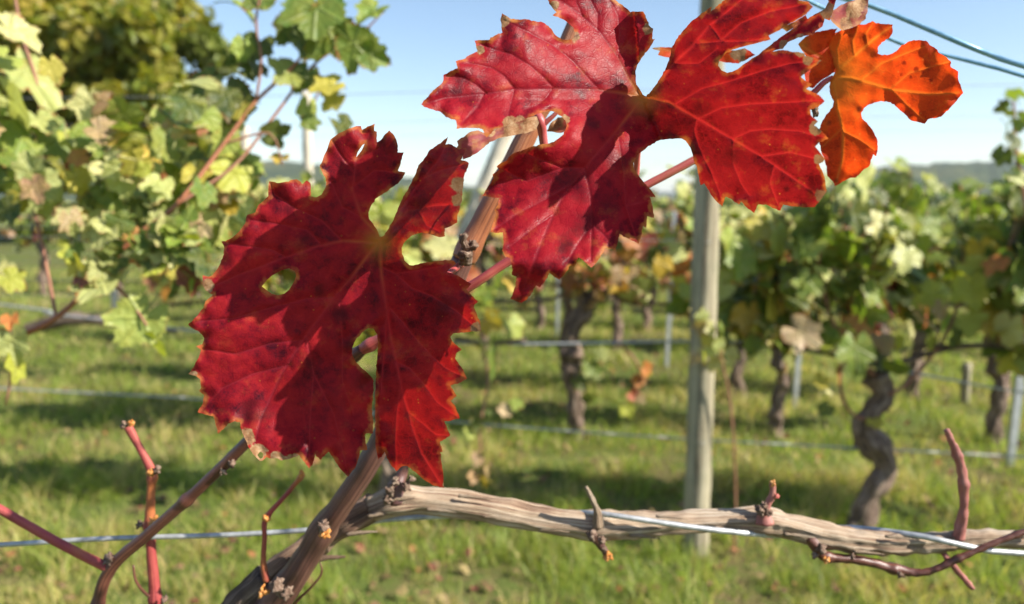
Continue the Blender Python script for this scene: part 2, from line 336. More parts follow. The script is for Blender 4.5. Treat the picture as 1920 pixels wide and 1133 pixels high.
def hill_mat():
    m, t = nodes('wooded_hill'); tc = N(t, 'TexCoord').outputs['Object']
    n1 = noisetex(t, tc, 0.006, 5, 0.6); n2 = noisetex(t, tc, 0.05, 4, 0.7)
    col = ramp(t, maprange(t, mth(t, 'ADD', mth(t, 'MULTIPLY', n1, 0.5), mth(t, 'MULTIPLY', n2, 0.5)), 0.35, 0.65), [(0, (0.018, 0.034, 0.016)), (0.5, (0.045, 0.065, 0.026)), (0.8, (0.10, 0.10, 0.035)), (1, (0.12, 0.14, 0.05))])
    p = N(t, 'BsdfPrincipled', {'Base Color': col, 'Roughness': 0.95, 'Specular IOR Level': 0.05}); out(t, p.outputs[0]); return m
M['hill'] = hill_mat()
def hill(name, label, pts, d, depth, seed, bump):
    """wooded ridge whose crest follows the given (px, py) at distance d"""
    xs = np.linspace(pts[0][0], pts[-1][0], 260); ys = np.interp(xs, [p[0] for p in pts], [p[1] for p in pts])
    V = []; Fc = []; rows = 16
    for j in range(rows):
        k = j/(rows-1)                       # 0 foot towards camera .. 1 beyond the crest
        prof = math.sin(min(k/0.62, 1.0)*math.pi/2)**1.3 if k < 0.62 else math.cos((k-0.62)/0.38*math.pi/2)
        for i in range(len(xs)):
            dd = d-depth*0.6+depth*k
            top = at(xs[i], ys[i], d); X = top.x*dd/d if j else top.x*dd/d
            zc = max(top.z, 4.0)
            b = bump*(noise.noise((X*0.02+seed, dd*0.02, 0))+0.6*noise.noise((X*0.07+seed, dd*0.07, 5)))
            V.append((X, dd, -3+(zc+3)*prof+b*prof))
    n = len(xs)
    for j in range(rows-1):
        for i in range(n-1): Fc.append((j*n+i, j*n+i+1, (j+1)*n+i+1, (j+1)*n+i))
    tag(wobj(name, V, Fc, M['hill']), label, 'hill', kind='structure')
hill('hill', 'wooded ridge rising beyond the vineyard', [(1330, 374), (1480, 352), (1580, 330), (1640, 316), (1720, 309), (1820, 304), (1920, 303), (2150, 310), (2500, 330)], 1500, 700, 3, 7)
hill('hill', 'low wooded ridge behind the pale posts', [(-700, 300), (-300, 292), (100, 296), (400, 298), (520, 302), (620, 312), (760, 332), (900, 352), (1010, 372)], 1700, 700, 9, 7)
hill('hill', 'faint far ridge along the horizon', [(-1500, 356), (-400, 350), (300, 353), (900, 357), (1240, 360), (1600, 356), (2300, 350), (3400, 356)], 4200, 1500, 15, 10)

# ------------------------------------------------------------------ trees far left
def leaf_cloud(centers, n, size, cols, seed, flat=0.35, shell=0.75):
    """triangle-pair leaves spread through lumps (x, y, z, r); returns verts, faces, tint"""
    rg = np.random.default_rng(seed); C = np.array(centers); w = C[:, 3]**2.2; w /= w.sum()
    idx = rg.choice(len(C), n, p=w); d = rg.normal(size=(n, 3)); d /= np.linalg.norm(d, axis=1)[:, None]
    rad = C[idx, 3]*(shell+(1-shell)*rg.random(n))*np.cbrt(0.35+0.65*rg.random(n))
    P = C[idx, :3]+d*rad[:, None]*np.array([1, 1, 0.9])
    nrm = d*0.8+rg.normal(size=(n, 3))*0.7+np.array([0, 0, 0.3]); nrm /= np.linalg.norm(nrm, axis=1)[:, None]
    t = np.cross(nrm, rg.normal(size=(n, 3))); t /= np.linalg.norm(t, axis=1)[:, None]; b = np.cross(nrm, t)
    s = (size*(0.6+0.8*rg.random(n)))[:, None]
    V = np.stack([P-t*s, P-b*s*0.55+nrm*s*0.12, P+t*s, P+b*s*0.55+nrm*s*0.12], 1).reshape(-1, 3)
    k = np.arange(n)*4; Fq = np.stack([k, k+1, k+2, k+3], 1)
    c = np.array(cols)[rg.integers(0, len(cols), n)]*(0.75+0.5*rg.random((n, 1)))
    return V, Fq.tolist(), np.repeat(c, 4, 0)
def tree(px, d, z0, r, h, label, cols, seed, n):
    base = at(px, HORIZON, d); base = Vector((base.x, base.y, 0)); rg = random.Random(seed)
    t = empty('deciduous_tree', base, label, 'tree', 'trees beyond the vine rows')
    lumps = []; limbs = []
    tp = base+Vector((0, 0, z0))
    limbs.append(tube([(*base, r*0.085), (*(base+Vector((0.1*r, 0, z0*0.6))), r*0.065), (*tp, r*0.05), (*(tp+Vector((0, 0, h*0.45))), r*0.02)], 0.4, 10, 0.25, seed=seed))
    for i in range(int(26+r*4)):
        a = rg.uniform(0, 6.283); u = rg.random()**0.6; zz = z0+(rg.random()-0.42)*h
        k = math.sqrt(max(0.08, 1-((zz-z0)/(h*0.62))**2))
        c = base+Vector((math.cos(a)*u*r*k, math.sin(a)*u*r*k, zz))
        lumps.append((c.x, c.y, c.z, r*rg.uniform(0.17, 0.34)))
        if i % 3 == 0:
            m_ = (tp+c)/2+Vector((0, 0, -0.08*r)); s0 = tp-Vector((0, 0, rg.uniform(0, 0.4)*z0))
            limbs.append(tube([(*s0, r*0.03), (*m_, r*0.02), (*c, r*0.008)], 0.5, 6, 0.2, seed=i))
    v, f, u = join(limbs); wobj('trunk', v, f, M['treebark'], t, uv=u)
    V, Fq, c = leaf_cloud(lumps, n, 0.30*(d/32), cols, seed)
    wobj('crown', V, Fq, M['foliage'], t, smooth=False, attrs={'tint': c})
TG = [(0.22, 0.23, 0.022), (0.26, 0.25, 0.026), (0.30, 0.25, 0.03), (0.18, 0.21, 0.022), (0.33, 0.25, 0.035)]
TD = [(0.13, 0.17, 0.025), (0.16, 0.19, 0.03), (0.11, 0.14, 0.024)]
tree(70, 32, 7.4, 5.6, 8.5, 'broad yellow-green tree, the tallest above the vine leaves', TG, 4, 17000)
tree(335, 33, 5.4, 2.6, 6.6, 'small darker tree at the end of the tree line beside open sky', TD, 8, 7000)
tree(225, 29, 4.2, 3.4, 6.0, 'low bushy olive tree in front of the tallest tree', TG[:3]+TD[:1], 12, 9000)
tree(-210, 30, 5.5, 4.0, 7.5, 'rounded green tree at the outer end of the tree line', TD+TG[:2], 17, 6000)

# ------------------------------------------------------------------ grass and litter (stuff)
def grass():
    bl = []
    bands = [(1.6, 2.8, 9000, 0.9), (2.8, 4.2, 9500, 1.0), (4.2, 6.5, 4600, 1.15), (6.5, 10, 2000, 1.5), (10, 17, 620, 2.2)]
    V = []; C = []; n0 = 0
    for y0, y1, dens, k in bands:
        hw = 0.66*y1+0.9; n = int((y1-y0)*2*hw*dens*0.62)
        x = nr.uniform(-hw, hw, n); y = nr.uniform(y0, y1, n)
        keep = np.abs(x) < 0.66*y+1.0; x = x[keep]; y = y[keep]
        # clumps: thin out and shrink by a smooth field
        fld = np.array([noise.noise((a*2.6, b*2.6, 7))+0.6*noise.noise((a*7, b*7, 2)) for a, b in zip(x, y)])
        keep = nr.random(len(x)) < np.clip(0.62+1.1*fld, 0.05, 1); x = x[keep]; y = y[keep]; fld = fld[keep]; n = len(x)
        z = np.array([gz(a, b) for a, b in zip(x, y)])
        hgt = (0.024+0.080*nr.random(n)**1.7+0.06*(nr.random(n) < 0.03))*(1+1.0*np.clip(fld, -0.6, 1))*k**0.35
        wd = 0.0020*k*(0.7+0.7*nr.random(n))
        a = nr.uniform(0, 6.283, n); lean = (0.35+0.9*nr.random(n))*hgt; la = nr.uniform(0, 6.283, n)
        t = np.c_[np.cos(a)*wd, np.sin(a)*wd, np.zeros(n)]; l = np.c_[np.cos(la)*lean, np.sin(la)*lean, np.zeros(n)]
        B = np.c_[x, y, z-0.004]; up = np.c_[np.zeros(n), np.zeros(n), hgt]
        V.append(np.stack([B-t, B+t, B+t*0.8+l*0.35+up*0.62, B-t*0.8+l*0.35+up*0.62, B+l+up], 1).reshape(-1, 3))
        pal = np.array([(0.25, 0.32, 0.05), (0.31, 0.38, 0.075), (0.19, 0.27, 0.04), (0.46, 0.44, 0.14), (0.60, 0.46, 0.22)])
        pi = nr.choice(5, n, p=[0.33, 0.28, 0.2, 0.12, 0.07])
        fl2 = np.array([noise.noise((p*1.1+9, q*1.1, 4)) for p, q in zip(x, y)])
        fl3 = np.array([noise.noise((p*4.2+2, q*3.0, 9)) for p, q in zip(x, y)])
        pi = np.where((fl2+0.9*fl3 > 0.10) & (nr.random(n) < 0.72), nr.integers(3, 5, n), pi)
        C.append(np.repeat(pal[pi]*(0.8+0.4*nr.random((n, 1))), 5, 0)); n0 += n
    V = np.vstack(V); C = np.vstack(C); k = np.arange(n0)*5
    q = np.stack([k, k+1, k+2, k+3], 1); tr = np.stack([k+3, k+2, k+4], 1)
    me = bpy.data.meshes.new('grass'); nl = n0*7
    me.vertices.add(n0*5); me.vertices.foreach_set('co', V.astype(np.float32).ravel())
    me.loops.add(nl); me.loops.foreach_set('vertex_index', np.hstack([q, tr]).astype(np.int32).ravel())
    me.polygons.add(n0*2); ls = np.stack([np.arange(n0)*7, np.arange(n0)*7+4], 1).ravel()
    me.polygons.foreach_set('loop_start', ls.astype(np.int32))
    me.update(calc_edges=True)
    me.attributes.new('tint', 'FLOAT_COLOR', 'POINT').data.foreach_set('color', np.c_[C, np.ones(len(C))].astype(np.float32).ravel())
    me.materials.append(M['grass'])
    tag(link('grass', me), 'short green grass with straw-coloured patches between the vine rows', 'grass', kind='stuff'); print('blades', n0)
grass()
n = 3200
ly = 1.8+nr.random(n)**1.3*10; lx = nr.uniform(-1, 1, n)*(0.66*ly+0.8)
P = np.c_[lx, ly, [gz(a, b)+rnd.uniform(0.012, 0.045) for a, b in zip(lx, ly)]]
a = nr.uniform(0, 6.283, n); s = nr.uniform(0.008, 0.026, n)[:, None]; tl = nr.normal(0, 0.35, (n, 2))
t = np.c_[np.cos(a), np.sin(a), tl[:, 0]]*s; b = np.c_[-np.sin(a), np.cos(a), tl[:, 1]]*s
V = np.stack([P-t, P-t*0.3-b*0.8+[0, 0, 0.006], P+t*0.5-b*0.7, P+t*1.1, P+t*0.4+b*0.8+[0, 0, 0.008], P-t*0.4+b*0.7], 1).reshape(-1, 3)
pal = np.array([(0.18, 0.09, 0.05), (0.26, 0.16, 0.09), (0.13, 0.065, 0.045), (0.32, 0.13, 0.05), (0.20, 0.05, 0.04), (0.30, 0.22, 0.09)])
tag(wobj('fallen_leaves', V, (np.arange(n)[:, None]*6+np.arange(6)).tolist(), M['litter'], smooth=False, attrs={'tint': np.repeat(pal[nr.integers(0, 6, n)], 6, 0)}),
    'dry brown and reddish fallen leaves lying in the grass', 'leaves', kind='stuff')

# ------------------------------------------------------------------ posts, stakes, wires
def round_post(name, base, top, r, mat, label, cat, group=None, seed=1):
    p = empty(name, base, label, cat, group)
    v, f, u = tube([(*(base-Vector((0, 0, 0.12))), r*1.05), (*((base*0.66+top*0.34)), r*1.02), (*((base*0.33+top*0.67)), r), (*top, r*0.97)], 0.05, 28, 0.10, 0.012, seed)
    wobj('shaft', v, f, mat, p, uv=u)
    return p
b0 = ground(1304, 1036)
wp = round_post('wooden_post', b0, Vector((b0.x+0.004, b0.y, 2.5)), 0.0515, M['post'], 'round weathered wooden post rising out of the grass', 'post', seed=5)
for zz in (0.50, 0.935, 1.33, 1.72):          # staples that carry the wires
    th = np.linspace(0, math.pi, 7)
    tobj('staple', [(b0.x+0.012*math.cos(k), b0.y-0.052-0.008*math.sin(k), zz+0.01*math.sin(k)*0.2, 0.0016) for k in th], M['wire'], wp, step=0.004, sides=6)
for (bx, by, d, hgt, r, lab) in ((578, 0, 7.0, 2.42, 0.042, 'slim pale wooden post standing against the sky beside a hanging green leaf'), (462, 0, 9.0, 2.30, 0.045, 'short-looking pale wooden post farther off among green leaf tops')):
    p = at(bx, HORIZON, d); q = Vector((p.x, p.y, 0))
    round_post('wooden_post', q, Vector((q.x+0.01, q.y, hgt)), r, M['palepost'], lab, 'post', seed=int(bx))
q = ground(716, 823); tp = at(985, 160, q.y); tp.y = q.y
round_post('leaning_post', q, tp, 0.046, M['palepost'], 'pale leaning wooden post behind the thick brown cane', 'post', seed=3)
q = ground(1808, 755); round_post('wooden_stub', q, q+Vector((0, 0, 0.30)), 0.032, M['post'], 'short wooden stub standing in the grass behind the curved trunk', 'post', seed=8)

def stake(base, top, label, w=0.026):
    p = empty('metal_stake', base, label, 'stake', 'galvanised stakes in the rows')
    ax = (top-base).normalized(); sx = Vector((1, 0, 0)); sy = ax.cross(sx).normalized(); sx = sy.cross(ax)
    prof = [(-1, -0.7), (1, -0.7), (1, 0.7), (0.62, 0.7), (0.62, -0.25), (-0.62, -0.25), (-0.62, 0.7), (-1, 0.7)]   # open channel
    V = []; Fc = []
    for c in (base-ax*0.1, top):
        for u_, v_ in prof: V.append(c+sx*u_*w/2+sy*v_*w/2)
    m_ = len(prof)
    for j in range(m_): Fc.append((j, (j+1) % m_, m_+(j+1) % m_, m_+j))
    Fc += [tuple(range(m_))[::-1], tuple(range(m_, 2*m_))]
    wobj('channel', [tuple(v) for v in V], Fc, M['stake'], p, smooth=False)
    k = 0; Lh = (top-base).length
    for hz in np.arange(0.45, Lh-0.05, 0.38):  # folded hooks along the edge
        c = base+ax*hz+sx*(w/2+0.004); k += 1
        V = [c+sx*a_*0.005+sy*b_*0.008+ax*e_*0.018 for a_ in (-1, 1) for b_ in (-1, 1) for e_ in (-1, 1)]
        V[5] = V[5]+sx*0.006; V[7] = V[7]+sx*0.006
        wobj('hook', [tuple(v) for v in V], [(0, 1, 3, 2), (4, 6, 7, 5), (0, 4, 5, 1), (2, 3, 7, 6), (0, 2, 6, 4), (1, 5, 7, 3)], M['stake'], p, smooth=False)
    return p
for px, py, h_, tilt, lab in ((1490, 762, 1.75, 0.05, 'thin metal stake in the grass between two vine trunks, behind the wooden post'),
                              (1250, 690, 1.62, 0.04, 'thin metal stake just behind the wooden post'),
                              (1045, 632, 1.70, 0.02, 'far thin metal stake close to the gnarled middle trunk'),
                              (1893, 872, 1.62, 0.05, 'stout metal stake standing beyond the curved trunk')):
    q = ground(px, py); stake(q, q+Vector((tilt, 0.0, h_)), lab, 0.040 if px == 1893 else 0.034)
for px, d, h_, lab in ((203, 10.0, 2.34, 'pale post among yellowing leaves below the olive tree'),):
    p = at(px, HORIZON, d); q = Vector((p.x, p.y, 0)); round_post('wooden_post', q, q+Vector((0.02, 0, h_)), 0.04, M['palepost'], lab, 'post', seed=px)

def wire(path, label, mat='wire', r=None, group=None, twist=False):
    pts = pxpath(path) if len(path[0]) == 4 and path[0][0] > 5 or any(abs(p[0]) > 5 for p in path) else path
    if twist:                                   # two strands wound round each other
        P = spline(pts, 0.004); T = np.gradient(P[:, :3], axis=0); T /= np.linalg.norm(T, axis=1)[:, None]
        side = np.cross(T, [0, 0, 1.0]); side /= np.linalg.norm(side, axis=1)[:, None]; upv = np.cross(side, T)
        L = np.r_[0, np.cumsum(np.linalg.norm(np.diff(P[:, :3], axis=0), axis=1))]; parts = []
        for s_ in (0, math.pi):
            c = P[:, :3]+(np.cos(L*260+s_)[:, None]*side+np.sin(L*260+s_)[:, None]*upv)*(P[:, 3:4]*0.5)
            parts.append(tube(np.c_[c, P[:, 3]*0.55][::2], 0.02, 6))
        v, f, u = join(parts)
    else: v, f, u = tube(pts, 0.02, 8)
    return tag(wobj('trellis_wire', v, f, M[mat], uv=u), label, 'wire', group)
# near row: wire along the pale arm and two bluish upper wires
NEAR = 0.56
wire([(-500, 1046, NEAR+0.02, 10.5), (-150, 1030, NEAR+.01, 10.5), (0, 1022, NEAR, 10.5), (200, 1010, NEAR, 10.5), (430, 1003, NEAR+.012, 10.5), (600, 992, NEAR+.018, 10.5), (720, 975, NEAR+.012, 11), (850, 967, NEAR+.016, 11),
      (960, 962, NEAR+.020, 11), (1060, 961, NEAR+.012, 11), (1130, 964, NEAR-.011, 11), (1200, 974, NEAR-.014, 11), (1300, 989, NEAR-.014, 11.5), (1400, 1000, NEAR-.010, 11.5), (1480, 1004, NEAR+.014, 11.5),
      (1560, 990, NEAR+.018, 11.5), (1640, 994, NEAR+.012, 11.5), (1740, 1008, NEAR-.011, 11.5), (1830, 1028, NEAR-.013, 12), (1920, 1038, NEAR-.012, 12), (2300, 1050, NEAR-.02, 12)], 'pale galvanised wire twisting round the peeling pale arm')
wire([(1380, -70, .62, 9), (1520, -20, .62, 9), (1630, 10, .62, 9.5), (1720, 46, .61, 10), (1800, 80, .60, 10.5), (1860, 104, .60, 10.5), (1920, 124, .59, 11), (2200, 205, .57, 11)], 'thick bluish wire sagging above the orange leaf', 'bluewire')
wire([(1380, -60, .66, 7), (1520, 4, .66, 7), (1600, 42, .66, 7), (1690, 82, .65, 7.5), (1775, 104, .65, 7.5), (1850, 123, .64, 8), (1920, 143, .63, 8), (2200, 235, .60, 8)], 'thinner bluish wire passing just behind the orange leaf', 'bluewire')
# second row
def rowd(D, X): return D-0.1*X
R2 = [(-1200, 658), (0, 728), (372, 748), (700, 775), (930, 798), (1304, 824), (1640, 842), (1900, 856), (2300, 878)]
def rowpx(px, D): a = (px-960)/F; return D/(1+0.1*a)
wire([(x, y, rowpx(x, 3.60), 4.4) for x, y in R2], 'low twisted wire crossing in front of the weathered wooden post', twist=True)
wire([(x, y, rowpx(x, 3.60), 4.4) for x, y in ((-900, 470), (0, 571), (90, 588), (230, 603), (360, 620), (600, 632), (940, 645), (1300, 640), (1420, 645), (1560, 668), (1660, 690), (1780, 712), (1920, 737), (2300, 800))], 'fruiting wire of the second row carrying the curved trunk vine')
def straight(D, z, label, r=0.0013, x0=-9, x1=9, sag=0.012):
    xs = np.linspace(x0, x1, 19); k = 0.1
    v, f, u = tube([(x, D-k*x, z-sag*abs(math.sin(x*1.3)), r) for x in xs], 0.2, 6)
    tag(wobj('trellis_wire', v, f, M['wire'], uv=u), label, 'wire', 'wires of the rows behind')
straight(3.60, 1.33, 'foliage wire strung at leaf height past the weathered post')
straight(3.60, 1.98, 'top wire of the second row against the sky', 0.0016)
ROWS = {3: 5.10, 4: 6.15, 5: 7.9, 6: 9.2, 7: 10.5, 8: 11.8, 9: 13.1, 10: 14.4}
for r_ in (3, 4, 5, 6):
    for z_ in (0.86, 1.32, 2.0 if r_ < 5 else 1.9):
        straight(ROWS[r_], z_, 'thin wire strung along the rows behind the weathered post', 0.0014)

# ------------------------------------------------------------------ vine leaves for the middle distance
def leaf_variant(i):
    rg = random.Random(50+i); nA, nR = 72, 6
    lobes = [(0, 1.0, 34), (57, 0.86, 27), (-57, 0.86, 27), (118, 0.62, 26), (-118, 0.62, 26)]
    lobes = [(a+rg.uniform(-6, 6), l*rg.uniform(0.88, 1.1), w*rg.uniform(0.9, 1.15)) for a, l, w in lobes]
    cup = rg.uniform(-0.10, 0.30); fold = rg.uniform(0.05, 0.42); wav = rg.uniform(0.03, 0.08); curl = rg.uniform(0.0, 0.35); ph = rg.uniform(0, 6)
    V = [(0, 0, 0)]; vein = [1.0]; edge = [1.0]; UV = [(0, 0)]
    for k in range(1, nR+1):
        for j in range(nA):
            th = 360*j/nA-180; r = 0.0
            for a, l, w in lobes:
                dlt = abs((th-a+180) % 360-180); r = max(r, l*math.exp(-(dlt/w)**2*0.55) if dlt < 90 else 0)
            back = abs(abs(th)-180)
            r = max(r, 0.58)*min(1, 0.10+back/22.0) if back < 22 else max(r, 0.66+0.05*math.sin(i*2.1+th*0.05))
            r *= 0.62
            if k == nR: r *= 1+(0.07 if j % 3 == 0 else -0.03)+rg.uniform(-.04, .04)
            u = (k/nR)**0.9; x = math.sin(R(th))*r*u; y = math.cos(R(th))*r*u
            q = math.hypot(x, y)
            z = -cup*q*q+fold*abs(x)*0.9+wav*math.sin(j*6.283*5/nA+ph)*u**2*r-curl*max(0, y-0.25)**2*1.4
            V.append((x, y, z))
            dv = min(abs((th-a+180) % 360-180) for a, _, _ in lobes)*q
            vein.append(max(0, 1-dv/1.6)); edge.append(1-u); UV.append((x, y))
    Fc = [(0, 1+j, 1+(j+1) % nA) for j in range(nA)]
    for k in range(nR-1):
        for j in range(nA):
            a = 1+k*nA+j; b = 1+k*nA+(j+1) % nA; Fc.append((a, a+nA, b+nA, b))
    # petiole sweeping back from the attachment point
    pv, pf, pu = tube([(0, 0, 0.002, 0.016), (0.02, -0.14, -0.05, 0.014), (0.05, -0.30, -0.16, 0.014), (0.06, -0.44, -0.32, 0.018)], 0.08, 5)
    o = len(V); V += [tuple(p) for p in pv]; Fc += [tuple(a+o for a in q) for q in pf]
    vein += [1.0]*len(pv); edge += [1.0]*len(pv); UV += [(0, 0)]*len(pv)
    return mesh('leaf', V, Fc, M['leaf'], uv=UV, attrs={'vein': vein, 'edge': edge})
LV = [leaf_variant(i) for i in range(9)]
LVC = []
for me in LV:
    c = np.empty(len(me.vertices)*3, np.float32); me.vertices.foreach_get('co', c); LVC.append(c.reshape(-1, 3))
GREEN = [(0.15, 0.225, 0.035), (0.11, 0.18, 0.03), (0.20, 0.27, 0.05), (0.08, 0.145, 0.025), (0.25, 0.30, 0.07)]
PALE = [(0.42, 0.44, 0.17), (0.36, 0.40, 0.14), (0.48, 0.46, 0.21)]
YEL = [(0.42, 0.36, 0.06), (0.50, 0.33, 0.05), (0.34, 0.36, 0.05)]
REDS = [(0.34, 0.05, 0.04), (0.45, 0.13, 0.04), (0.50, 0.20, 0.06), (0.30, 0.09, 0.07), (0.24, 0.03, 0.04)]
DARK = [(0.035, 0.07, 0.016), (0.05, 0.09, 0.02)]
BROWN = [(0.38, 0.25, 0.14), (0.48, 0.34, 0.21), (0.30, 0.17, 0.10)]
PAL = {'g': GREEN, 'p': PALE, 'y': YEL, 'r': REDS, 'd': DARK, 'b': BROWN}
def orient(rg, face=None, spread=0.75, droop=0.9):
    n_ = Vector((rg.gauss(0.35, spread), rg.gauss(-0.55, spread), rg.gauss(0.55, spread*0.7))) if face is None else face+Vector((rg.gauss(0, spread), rg.gauss(0, spread), rg.gauss(0, spread)))
    n_.normalize()
    t_ = Vector((rg.gauss(0, 0.7), rg.gauss(0, 0.7), -droop+rg.gauss(0, 0.45))); t_ = t_-n_*t_.dot(n_)
    if t_.length < 1e-3: t_ = Vector((1, 0, 0))-n_*n_.x
    t_.normalize(); x = t_.cross(n_)
    return Matrix((x, t_, n_)).transposed()
def put_leaf(vine, pos, size, cls, rg, face=None, spread=0.75):
    m3 = orient(rg, face, spread); o = bpy.data.objects.new('leaf', LV[rg.randrange(len(LV))]); COL.objects.link(o); o.parent = vine
    mw = m3.to_4x4(); mw.translation = pos-worldloc(vine); o.matrix_local = mw @ Matrix.Scale(size, 4)
    c = rg.choice(PAL[cls]); k = rg.uniform(0.8, 1.2); o.color = (c[0]*k, c[1]*k, c[2]*k, 1)
    return o
def pick(rg, mix):
    s_ = sum(w for _, w in mix); u = rg.uniform(0, s_)
    for c, w in mix:
        u -= w
        if u <= 0: return c
    return mix[-1][0]
def row_vine(base, dirv, label, group, mix, nleaf, lsize, top, seed, merged=False, head=0.80, trunk=None, ncane=7, spanx=0.62, tr=0.035, zlow=0.95, bias=0.0):
    """vine of a row: crooked trunk, two arms along the wire, upright canes, leaves along the canes"""
    rg = random.Random(seed); v = empty('grape_vine', base, label, 'vine', group)
    dv = dirv.normalized()
    if trunk is None:
        ofs = [Vector((rg.uniform(-.05, .05), rg.uniform(-.03, .03), 0)) for _ in range(4)]
        trunk = [base-Vector((0, 0, 0.08))]+[base+ofs[i]+Vector((0, 0, head*(i+1)/4)) for i in range(4)]
    nT = len(trunk)
    tw = [(p.x, p.y, p.z, tr*(1.25-0.35*i/(nT-1))*rg.uniform(0.9, 1.1)) for i, p in enumerate(trunk)]
    tobj('trunk', tw, M['trunk'], v, step=0.015, sides=18, rough=0.75, ridges=0.08, seed=seed, nodes_at=(0.05, 0.62, 1.0), lump=0.4)
    hd = trunk[-1]; cuts = []
    for s_ in (-1, 1):
        pts = [(*hd, tr*0.5), (*(hd+dv*s_*0.08+Vector((0, 0, 0.05))), tr*0.38)]
        for q in (0.25, 0.45, spanx):
            p = hd+dv*s_*q; p.z = 0.86+rg.uniform(-.02, .02); pts.append((*p, tr*0.26))
        tobj('arm', pts, M['trunk'], v, step=0.03, sides=8, rough=0.35, seed=seed+s_)
        cuts += [Vector(p[:3]) for p in pts[1:]]
    paths = []; tubes = []
    for i in range(ncane):
        st = rg.choice(cuts)+dv*rg.uniform(-.06, .06); h_ = top*rg.uniform(0.78, 1.08)-st.z
        a = st+dv*rg.uniform(-.10, .10)+Vector((rg.uniform(-.06, .06), rg.uniform(-.10, .06), h_*0.45)); b = a+dv*rg.uniform(-.16, .16)+Vector((rg.uniform(-.08, .08), rg.uniform(-.12, .10), h_*0.55))
        pts = [(*st, 0.0058), (*a, 0.005), (*b, 0.0028)]
        paths.append(spline(pts, 0.05)); tv = tube(pts, 0.08, 6); wobj('cane', tv[0], tv[1], M['rowcane'], v, uv=tv[2])
    MV = []; MF = []; MC = []; o = 0
    for i in range(nleaf):
        pa = paths[rg.randrange(len(paths))]; p = Vector(pa[rg.randrange(len(pa))][:3])
        if p.z < zlow and rg.random() < 0.75: continue
        p = p+Vector((rg.gauss(0, 0.075), rg.gauss(-0.02, 0.085), rg.gauss(0, 0.05)))
        sz = lsize*rg.uniform(0.6, 1.25)
        mm = [(c, w*(1+bias*(1.2-p.z)*4) if c in 'rby' else w) for c, w in mix]
        mm = [(c, max(w, 0.01)) for c, w in mm]; cl = pick(rg, mm)
        if not merged: put_leaf(v, p, sz, cl, rg)
        else:
            m3 = np.array(orient(rg)); k = rg.randrange(len(LV)); co = LVC[k][:1+72*6]
            sel = np.r_[0, 1+72*2+np.arange(0, 72, 4), 1+72*5+np.arange(0, 72, 4)]; c = (co[sel]*sz) @ m3.T+np.array(p); MV.append(c)
            for j in range(18):
                MF.append((o, o+1+j, o+1+(j+1) % 18)); MF.append((o+1+j, o+19+j, o+19+(j+1) % 18, o+1+(j+1) % 18))
            cc = np.array(rg.choice(PAL[cl]))*rg.uniform(0.8, 1.2); MC.append(np.repeat(cc[None], 37, 0)); o += 37
    if merged and MV:
        tag(wobj('foliage', np.vstack(MV), MF, M['foliage'], v, attrs={'tint': np.vstack(MC)}), kind='stuff')
    return v
ROWDIR = Vector((1, -0.1, 0))
MIXG = [('g', 5.5), ('p', 1.7), ('d', 2.2), ('y', 1.0), ('r', 0.5), ('b', 0.3)]
MIXM = [('g', 2.0), ('p', 2.2), ('y', 1.8), ('r', 3.0), ('b', 2.6), ('d', 0.4)]
MIXL = [('g', 4), ('p', 2.6), ('y', 2.2), ('d', 1.2), ('r', 0.9), ('b', 0.9)]
# the curved trunk behind the pale arm (second row)
d0 = rowpx(1625, 3.60); bb = ground(1600, 375+1.5*F/d0*1.0); bb = Vector((at(1606, 1040, d0).x, d0, 0))
tpts = [bb-Vector((0, 0, 0.08)), Vector((bb.x, d0, 0.05))]+[at(px, py, d0) for px, py in ((1612, 985), (1632, 930), (1658, 880), (1640, 835), (1620, 800), (1640, 765), (1655, 735), (1640, 705))]
vt = row_vine(bb, ROWDIR, 'grape vine with thick S-curved trunk and dense green leaves above it', 'vines of the second row', MIXG, 300, 0.150, 1.50, 21, trunk=tpts, ncane=13, spanx=0.7, tr=0.042, zlow=0.86, bias=0.9)
rgx = random.Random(5)
for px, py, cls in ((1550, 765, 'd'), (1545, 735, 'p'), (1535, 715, 'y'), (1640, 790, 'y'), (1570, 700, 'r'), (1470, 700, 'b'), (1745, 640, 'y'), (1690, 640, 'y')):
    put_leaf(vt, at(px, py, d0-0.06), 0.085, cls, rgx)
for rows in (((1640, 790), (1600, 778), (1580, 745), (1575, 700), (1590, 650)), ((1665, 740), (1700, 720), (1760, 650), (1790, 590), (1810, 520)), ((1640, 705), (1600, 660), (1560, 600), (1540, 520))):
    tv = tube(pxpath([(x, y, d0-0.03, 7) for x, y in rows]), 0.05, 6); wobj('cane', tv[0], tv[1], M['rowcane'], vt, uv=tv[2])
# neighbour to its right: tall leafy shoots reaching above the ridge
bn = Vector((2.45, rowd(3.60, 2.45), 0))
vn = row_vine(bn, ROWDIR, 'leafy green grape vine with shoots reaching above the wooded ridge', 'vines of the second row', MIXG, 290, 0.150, 1.60, 33, ncane=12, spanx=0.75, zlow=0.84, bias=0.8)
tv = tube(pxpath([(1960, 640, 3.0, 9), (1930, 420, 3.0, 8), (1905, 280, 3.0, 7), (1900, 170, 3.0, 4)]), 0.05, 6); wobj('cane', tv[0], tv[1], M['rowcane'], vn, uv=tv[2])
for px, py, cls in ((1905, 178, 'g'), (1885, 205, 'd'), (1915, 225, 'g'), (1888, 240, 'g'), (1900, 265, 'd'), (1880, 288, 'd'), (1912, 300, 'g'), (1905, 330, 'p'), (1880, 345, 'g')):
    put_leaf(vn, at(px, py, 2.97), 0.085, cls, rgx)
# cluster of leaves hanging on the wooden post
vc_base = Vector((0.62, rowd(3.60, 0.62)+0.10, 0))
